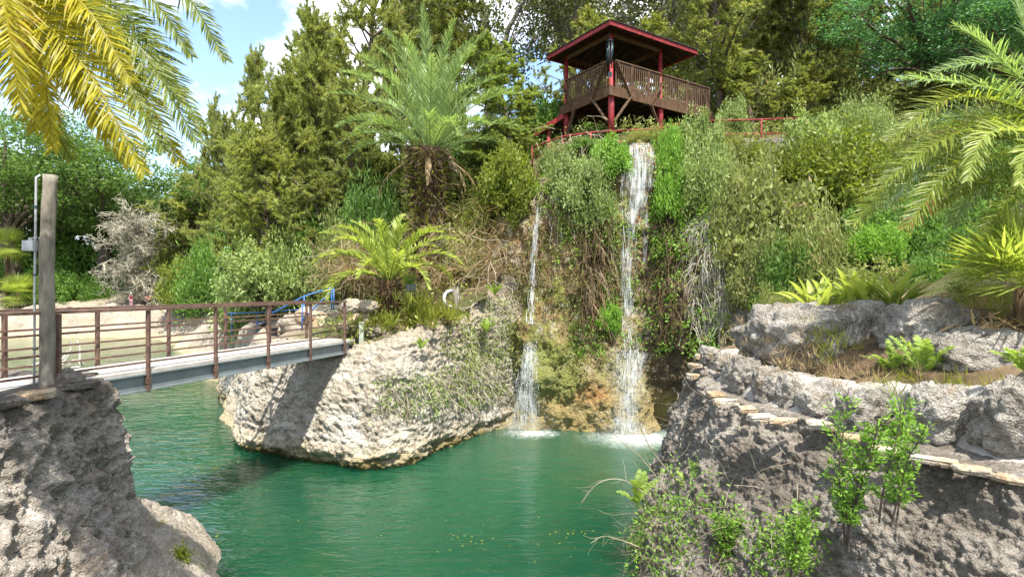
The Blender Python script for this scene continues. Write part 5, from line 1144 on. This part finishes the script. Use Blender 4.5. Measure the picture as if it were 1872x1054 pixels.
# bare twigs reaching over the pool
r = np.random.default_rng(41)
for pts, lab in (([(1185, 905, 10.2), (1130, 875, 9.9), (1090, 885, 9.6), (1062, 918, 9.5)], 'long bare arching twig that droops over the pool'), ([(1170, 1000, 9.6), (1130, 985, 9.4), (1100, 980, 9.3), (1080, 992, 9.2)], 'short bare twig low over the pool near the frame bottom'), ([(1220, 900, 10.3), (1175, 840, 10.2), (1130, 800, 10.1), (1095, 760, 10)], 'straight bare twig slanting up in front of the main fall'), ([(1230, 870, 10.4), (1190, 820, 10.3), (1165, 760, 10.2), (1155, 720, 10.2)], 'thin upright bare twig in front of the main fall')):
    C = bez([P(*q) for q in pts], 16); m = MB(); m.tube(C, np.linspace(.012, .004, 16), 5)
    for k in range(9):
        i = r.integers(4, 15); m.tube(curve_pts(C[i], nrm(C[i] - C[i - 1]) + r.normal(0, .5, 3), r.uniform(.1, .4), 4, r, 0, .2), np.linspace(.005, .002, 5), 3, False)
    tag(m.build('twig', ML['drygrey'], None, True), lab, 'twig', 'bare twigs over the pool')
# potted plant on the bucket shelf
weeds(M_BUCKET_AT + (0, 0, .22), .45, 9, 'leafy plant growing out of the grey bucket', 'bush_bright', 'potted_plant')
# fallen bleached branch in the water beyond the bridge, log by the apron
m = MB(); r = np.random.default_rng(51); b0 = P(120, 668, 37); b0[2] = WZ + .1
for k in range(9): m.tube(curve_pts(b0 + r.normal(0, .6, 3) * (1, .5, .1), (r.normal(), r.normal() * .3, .5), r.uniform(1, 2.6), 6, r, -.2, .25), np.linspace(.07, .02, 7), 5)
tag(m.build('fallen_branch', M_BEAMPALE), 'bleached fallen branch lying in the water beyond the bridge', 'branch')
c = P(291, 940, 12.7); c[2] = WZ + .02; o = rock_obj('driftwood', c, (.26, .1, .09), ML['palmbark'], 77, 4, 1, None, R(15)); tag(o, 'short brown piece of driftwood floating beside the abutment apron', 'driftwood')
# leaves floating on the pool
r = np.random.default_rng(61); Q = []
for px, py, sx, sy, n in ((380, 855, 20, 3, 34), (360, 775, 16, 2, 12), (850, 985, 30, 7, 18), (1040, 975, 22, 6, 12), (420, 900, 50, 50, 14), (760, 960, 200, 40, 14), (1010, 1010, 40, 12, 6), (520, 880, 60, 20, 8)):
    xx = r.normal(px, sx, n); yy = np.maximum(r.normal(py, sy, n), 700); d = -WZ * F / (yy - 527); Q.append(np.stack([(xx - 936) / F * d, d, np.full(n, WZ + .012)], 1))
Q = np.vstack(Q); a = r.uniform(0, 6.28, len(Q)); m = MB(); dd = np.stack([np.cos(a), np.sin(a), a * 0], 1); ss = np.stack([-np.sin(a), np.cos(a), a * 0], 1); l_ = r.uniform(.012, .045, (len(Q), 1))
m.quads(np.stack([Q - dd * l_, Q + ss * l_ * .4, Q + dd * l_, Q - ss * l_ * .4], 1)); tag(m.build('floating_leaves', ML['palm_yellow']), 'yellow leaves floating in patches on the green pool', 'leaves', None, 'stuff')
# ------------------------------------------------------------------ falling water
t = NT('falling_water'); g = t.n('ShaderNodeNewGeometry')
d_ = t.n('ShaderNodeBsdfDiffuse', {'Color': (.82, .86, .88, 1)}).outputs[0]; gl = t.n('ShaderNodeBsdfGlossy', {'Color': (.9, .93, .95, 1), 'Roughness': .15}).outputs[0]
tr = t.n('ShaderNodeBsdfTranslucent', {'Color': (.8, .85, .88, 1)}).outputs[0]
a = t.n('ShaderNodeMixShader', {0: .4, 1: d_, 2: tr}).outputs[0]; a = t.n('ShaderNodeMixShader', {0: .12, 1: a, 2: gl}).outputs[0]
a = t.n('ShaderNodeMixShader', {0: t.maprange(g.outputs['Random Per Island'], 0, 1, .1, .65), 1: a, 2: t.n('ShaderNodeBsdfTransparent').outputs[0]}).outputs[0]
M_FALL = t.done(a)
def stream(path, widths, n_str, seed, seg=(.15, .9), rw=(.006, .022), drops=0):
    """broken strands and droplets that follow a falling path"""
    r = np.random.default_rng(seed); C = bez([P(*q) for q in path], 80); wd = np.interp(np.linspace(0, 1, 80), np.linspace(0, 1, len(widths)), widths) * C[:, 1] / F
    L_ = np.concatenate([[0], np.cumsum(np.linalg.norm(np.diff(C, axis=0), axis=1))]); m = MB()
    Q = []
    for k in range(n_str):
        u = np.clip(r.normal(0, .3), -.55, .55); s0 = r.uniform(0, L_[-1]); ln = r.uniform(*seg); s = np.linspace(s0, min(s0 + ln, L_[-1]), 6)
        c = np.stack([np.interp(s, L_, C[:, i]) for i in range(3)], 1); w_ = np.interp(s, L_, wd)
        ph = r.uniform(0, 6.28); c[:, 0] += u * w_ + .04 * np.sin(s * 2.2 + ph) + r.normal(0, .006, 6); c[:, 1] += r.normal(0, .1)
        h = (r.uniform(*rw) * np.array([.25, .8, 1, 1, .7, .1]))[:, None] * np.array([math.cos(ph * .2), math.sin(ph * .2) * .6, 0])
        V = np.stack([c - h, c + h], 1).reshape(-1, 3); i = np.arange(5)[:, None] * 2; m.add(V, [np.hstack([i, i + 1, i + 3, i + 2])])
    if drops:
        s = r.uniform(0, L_[-1], drops) ; c = np.stack([np.interp(s, L_, C[:, i]) for i in range(3)], 1); w_ = np.interp(s, L_, wd)
        c[:, 0] += r.normal(0, .38, drops) * w_; c[:, 1] += r.normal(-.1, .14, drops); c[:, 2] += r.normal(0, .03, drops)
        z = r.uniform(.006, .016, (drops, 1)); e = np.eye(3)
        tip = [c + z * e[0], c - z * e[0], c + z * e[1], c - z * e[1], c + z * e[2] * 2, c - z * e[2] * 2]
        V = np.stack(tip, 1).reshape(-1, 3); j = np.arange(drops)[:, None] * 6; m.add(V, [np.vstack([np.hstack([j + a_, j + b_, j + c_]) for a_, b_, c_ in ((0, 2, 4), (2, 1, 4), (1, 3, 4), (3, 0, 4), (2, 0, 5), (1, 2, 5), (3, 1, 5), (0, 3, 5))])])
    return m
t = NT('water_veil'); p = t.pos()
st_ = t.noise(t.scalev(p, 10, 10, .32), 1.0, 5, .7, .5); br = t.noise(p, 1.6, 4, .65)
fo = t.n('ShaderNodeAttribute', attribute_name='edge').outputs['Fac']
al = t.math('MULTIPLY', t.maprange(t.math('ADD', t.math('MULTIPLY', st_, .58), t.math('MULTIPLY', br, .42)), .47, .66), fo, True)
a = t.n('ShaderNodeMixShader', {0: .4, 1: t.n('ShaderNodeBsdfDiffuse', {'Color': (.82, .86, .88, 1)}).outputs[0], 2: t.n('ShaderNodeBsdfTranslucent', {'Color': (.8, .85, .88, 1)}).outputs[0]}).outputs[0]
M_VEIL = t.done(t.n('ShaderNodeMixShader', {0: al, 1: t.n('ShaderNodeBsdfTransparent').outputs[0], 2: a}).outputs[0])
def veil(path, widths, seed, root, name='veil', op=1.0, layers=2):
    """sheets of falling water: streaked, ragged-edged curtains a few centimetres apart"""
    C = bez([P(*q) for q in path], 60); W_ = np.interp(np.linspace(0, 1, 60), np.linspace(0, 1, len(widths)), widths) * C[:, 1] / F
    V, E, Fs = [], [], []
    u = np.linspace(-1, 1, 17)
    for l in range(layers):
        X = C[:, None] + u[None, :, None] * W_[:, None, None] * .5 * np.array([1, 0, 0]) * (1 - .12 * l)
        X = X + np.array([0, -.07 * l, 0]) + (vnoise(X * (3, 3, .8) + seed + l * 9) * .07)[..., None] * np.array([.3, 1, 0])
        e = (1 - np.abs(u) ** 2)[None] * np.minimum(1, np.linspace(0, 9, 60))[:, None] * op
        i = np.arange(59)[:, None] * 17 + l * 60 * 17; j = np.arange(16)[None]
        V.append(X.reshape(-1, 3)); E.append(np.broadcast_to(e, (60, 17)).ravel()); Fs.append(np.stack([i + j, i + j + 1, i + 18 + j, i + 17 + j], -1).reshape(-1, 4))
    o = link_mesh(name, np.vstack(V), [np.vstack(Fs)], M_VEIL, None, True)
    at = o.data.attributes.new('edge', 'FLOAT', 'POINT'); at.data.foreach_set('value', np.concatenate(E).astype(np.float32)); o['kind'] = 'stuff'
    return adopt(o, root)
wf = thing('waterfall', 'main waterfall dropping in a white curtain below the gazebo into the pool', 'waterfall', P(1160, 785, 19.8), 'waterfalls')
adopt(stream([(1168, 262, 22.05), (1168, 266, 21.85), (1168, 300, 21.6), (1166, 345, 21.45)], [46, 48, 50, 44], 150, 1, (.3, 1.2), (.004, .012), 160).build('curtain', M_FALL), wf)['kind'] = 'stuff'
adopt(stream([(1168, 290, 21.6), (1162, 350, 21.4), (1154, 400, 21.3), (1150, 450, 21.2), (1148, 520, 21.05), (1148, 600, 20.7), (1156, 650, 20.2)], [50, 50, 30, 22, 22, 24, 34], 230, 2, (.2, .9), (.003, .010), 450).build('strands', M_FALL), wf)['kind'] = 'stuff'
adopt(stream([(1150, 640, 20.0), (1148, 700, 19.6), (1144, 750, 19.45), (1144, 796, 19.35)], [36, 40, 44, 66], 170, 3, (.15, .6), (.003, .010), 900).build('lower_fall', M_FALL), wf)['kind'] = 'stuff'
veil([(1170, 262, 22.05), (1170, 266, 21.82), (1170, 300, 21.55), (1168, 345, 21.4)], [50, 52, 54, 50], 1, wf, 'veil', .4)
veil([(1176, 325, 21.35), (1170, 350, 21.3), (1160, 380, 21.2), (1152, 410, 21.1)], [34, 36, 24, 14], 6, wf, 'veil', .55)
veil([(1158, 380, 21.15), (1150, 420, 21.1), (1144, 470, 21.0), (1146, 540, 20.85), (1148, 610, 20.5)], [22, 20, 22, 20, 26], 2, wf, 'veil', .6, 1)
veil([(1178, 350, 21.3), (1180, 420, 21.1), (1178, 480, 20.9)], [14, 10, 8], 8, wf, 'veil', .5, 1)
veil([(1172, 640, 20.1), (1158, 680, 19.75), (1148, 720, 19.5), (1144, 760, 19.4), (1144, 798, 19.3)], [36, 34, 34, 40, 66], 3, wf, 'veil', .65)
wf = thing('waterfall', 'thin left stream that drops from the cliff and fans out over a mossy bulge', 'waterfall', P(965, 780, 20.2), 'waterfalls')
adopt(stream([(1022, 316, 22.2), (1018, 340, 22), (1012, 370, 21.8)], [10, 12, 14], 50, 4, (.2, .6), (.006, .014), 60).build('upper_trickle', M_FALL), wf)['kind'] = 'stuff'
adopt(stream([(986, 372, 22), (982, 400, 21.7), (976, 460, 21.4), (972, 530, 21.1), (970, 592, 20.5)], [9, 9, 9, 10, 14], 80, 5, (.2, .8), (.004, .010), 160).build('strands', M_FALL), wf)['kind'] = 'stuff'
adopt(stream([(970, 625, 20.2), (966, 680, 19.95), (960, 730, 19.9), (954, 782, 19.9)], [18, 30, 38, 64], 150, 6, (.15, .6), (.003, .010), 700).build('lower_fall', M_FALL), wf)['kind'] = 'stuff'
veil([(984, 374, 21.9), (978, 430, 21.5), (973, 520, 21.1), (970, 592, 20.5)], [10, 12, 10, 14], 4, wf, 'veil', .5, 1)
veil([(972, 625, 20.1), (966, 680, 19.85), (960, 730, 19.8), (954, 784, 19.75)], [22, 34, 44, 78], 5, wf, 'veil', .55)
def spray(c, sp, n, seed, root):
    r = np.random.default_rng(seed); p = np.asarray(c) + r.normal(0, 1, (n, 3)) * sp; p[:, 2] = WZ + .02 + np.abs(p[:, 2] - c[2]); z = r.uniform(.003, .009, (n, 1)); e = np.eye(3)
    m = MB(); m.tris(np.stack([np.stack([p - z * e[0], p + z * e[0], p + z * e[2] * 1.6], 1), np.stack([p - z * e[1], p + z * e[1], p - z * e[2]], 1)], 1).reshape(-1, 3, 3))
    adopt(m.build('spray', M_FALL), root)['kind'] = 'stuff'
W1, W2 = [o for o in COL.objects if o.name.startswith('waterfall') and o.type == 'EMPTY'][:2]
spray((4.0, 19.25, WZ), (.55, .4, .32), 5200, 71, W1); spray((.4, 19.7, WZ), (.5, .3, .28), 3200, 72, W2)
# ------------------------------------------------------------------ people on the far bank
M_SKIN = plain_mat('skin', (.45, .26, .18), .6, 0, .1); M_MAROON = plain_mat('maroon_cloth', (.2, .012, .06), .8, 0, .2); M_NAVY = plain_mat('navy_cloth', (.02, .03, .09), .8, 0, .2)
M_OR = plain_mat('orange_cloth', (.5, .16, .07), .8, 0, .2); M_HAIR = plain_mat('dark_hair', (.02, .014, .01), .7, 0, .2); M_PALEHAT = plain_mat('white_hat', (.75, .73, .7), .8, 0, .1); M_PANTS = plain_mat('pink_trousers', (.5, .28, .3), .8, 0, .2)
def skinned(verts, edges, rad, name, mat, root):
    me = bpy.data.meshes.new(name); me.from_pydata(verts, edges, []); o = bpy.data.objects.new(name, me); COL.objects.link(o); o.parent = root; me.materials.append(mat)
    s = o.modifiers.new('skin', 'SKIN'); sv = me.skin_vertices[0].data
    for v, r_ in zip(sv, rad): v.radius = (r_, r_)
    sv[0].use_root = True; s.use_smooth_shade = True; o.modifiers.new('sub', 'SUBSURF').levels = 1; o.modifiers['sub'].render_levels = 1; return o
def person(px, d, top, label, shirt, pants, hair, rz, bend=0, lift=0):
    c = P(px, 545, d); c[2] = P(px, top, d)[2] - 1.68; o = thing('person', label, 'person', c, 'people on the far bank', R(rz))
    b = bend
    V = [(0, 0, .92), (0, b * .4, 1.15), (0, b * .9, 1.4), (0, b, 1.5), (0, b * 1.08, 1.6), (.18, b * .85, 1.38), (-.18, b * .85, 1.38), (.23, b + .05, 1.12), (-.23, b + .05, 1.12), (.16, b + .28, 1.05 + lift), (-.16, b + .28, 1.02 + lift), (.09, 0, .88), (-.09, 0, .88), (.1, .03, .47), (-.1, .05, .47), (.1, -.02, .06), (-.1, 0, .06), (.1, .14, .03), (-.1, .16, .03), (.13, b + .36, 1.06 + lift), (-.13, b + .36, 1.03 + lift), (0, b * 1.1 + .02, 1.68)]
    E = [(0, 1), (1, 2), (2, 3), (3, 4), (4, 21), (2, 5), (2, 6), (5, 7), (6, 8), (7, 9), (8, 10), (9, 19), (10, 20), (0, 11), (0, 12), (11, 13), (12, 14), (13, 15), (14, 16), (15, 17), (16, 18)]
    rd = [.13, .12, .14, .055, .095, .065, .065, .045, .045, .035, .035, .09, .09, .06, .06, .045, .045, .035, .035, .03, .03, .08]
    skinned(V, E, rd, 'body', M_SKIN, o)
    skinned([V[k] for k in (0, 1, 2, 5, 6)] + [(.21, b + .0, 1.24), (-.21, b + .0, 1.24)], [(0, 1), (1, 2), (2, 3), (2, 4), (3, 5), (4, 6)], [.155, .14, .158, .08, .08, .065, .065], 'shirt', shirt, o)
    skinned([V[0], V[11], V[12], V[13], V[14], (.1, -.01, .12), (-.1, .01, .12)], [(0, 1), (0, 2), (1, 3), (2, 4), (3, 5), (4, 6)], [.145, .105, .105, .075, .075, .06, .06], 'trousers', pants, o)
    m = MB(); m.tube([(0, b * 1.08 - .02, 1.6), (0, b * 1.08 - .02, 1.68), (0, b * 1.08, 1.75), (0, b * 1.08, 1.79)], [.105, .12, .1, .04], 12)
    if hair is M_PALEHAT: m.tube([(0, b * 1.08, 1.69), (0, b * 1.08, 1.705)], [.2, .2], 16)
    m.build('hat' if hair is M_PALEHAT else 'hair', hair, o, True)
    m = MB(); m.tube([(0, b * 1.1 + .1, 1.64), (0, b * 1.1 + .125, 1.62), (0, b * 1.1 + .1, 1.6)], [.012, .02, .016], 6); m.build('nose', M_SKIN, o, True)
person(240, 64.9, 536, 'person in a maroon top and white hat standing alone on the far bank', M_MAROON, M_PANTS, M_PALEHAT, 200)
person(266, 64.9, 539, 'person in a navy top bending forward with bare arms on the far bank', M_NAVY, M_HAIR, M_HAIR, 230, .22)
person(275, 65.0, 537, 'person in an orange top at the right of the group on the far bank', M_OR, M_HAIR, M_HAIR, 150, .08, .1)
# ------------------------------------------------------------------ light, sky, camera
SUN = nrm(np.array([.16, -.40, .90]))
el = math.asin(SUN[2]); az = math.atan2(SUN[0], SUN[1])
L = bpy.data.lights.new('sun', 'SUN'); L.energy = 4.5; L.angle = R(.53); L.color = (1, .95, .86)
lo = bpy.data.objects.new('sun', L); COL.objects.link(lo)
lo.rotation_euler = Vector(-SUN).to_track_quat('-Z', 'Y').to_euler()
w = bpy.data.worlds.new('World'); sc.world = w; w.use_nodes = True
nt = w.node_tree; nt.nodes.clear()
def wn(typ, ins=None, **kw):
    x = nt.nodes.new(typ)
    for k, v in kw.items(): setattr(x, k, v)
    for k, v in (ins or {}).items():
        if isinstance(v, bpy.types.NodeSocket): nt.links.new(v, x.inputs[k])
        else: x.inputs[k].default_value = v
    return x
sky = wn('ShaderNodeTexSky', sky_type='NISHITA'); sky.sun_disc = False; sky.sun_elevation = el; sky.sun_rotation = az
sky.altitude = 20; sky.air_density = 1.0; sky.dust_density = .6; sky.ozone_density = 1.0
tc = wn('ShaderNodeTexCoord').outputs['Generated']
mp = wn('ShaderNodeMapping', {'Vector': tc, 'Scale': (1, 1, 1.9), 'Location': (1.02, .0, .12)}).outputs[0]
n1 = wn('ShaderNodeTexNoise', {'Vector': mp, 'Scale': 2.6, 'Detail': 9, 'Roughness': .56, 'Distortion': .25}).outputs['Fac']
rp = wn('ShaderNodeValToRGB', {'Fac': n1}); rp.color_ramp.elements[0].position = .44; rp.color_ramp.elements[1].position = .56
mx = wn('ShaderNodeMix', {0: rp.outputs[0], 6: sky.outputs[0], 7: (5.6, 5.7, 5.8, 1)}, data_type='RGBA')
bg = wn('ShaderNodeBackground', {0: mx.outputs[2], 1: .15})
nt.links.new(bg.outputs[0], wn('ShaderNodeOutputWorld').inputs[0])
cd = bpy.data.cameras.new('camera'); cd.sensor_width = 36; cd.lens = 36 * F / 1872; cd.clip_end = 5000; cd.clip_start = .05
co = bpy.data.objects.new('camera', cd); COL.objects.link(co); co.location = (0, 0, 0); co.rotation_euler = (R(90), 0, 0)
sc.camera = co
sc.view_settings.view_transform = 'Standard'; sc.view_settings.look = 'None'; sc.view_settings.gamma = 1
sc.view_settings.exposure = 1.42
sc.render.engine = 'CYCLES'
sc.cycles.max_bounces = 6; sc.cycles.diffuse_bounces = 3; sc.cycles.transparent_max_bounces = 8; sc.cycles.glossy_bounces = 3
sc.cycles.caustics_reflective = False; sc.cycles.caustics_refractive = False
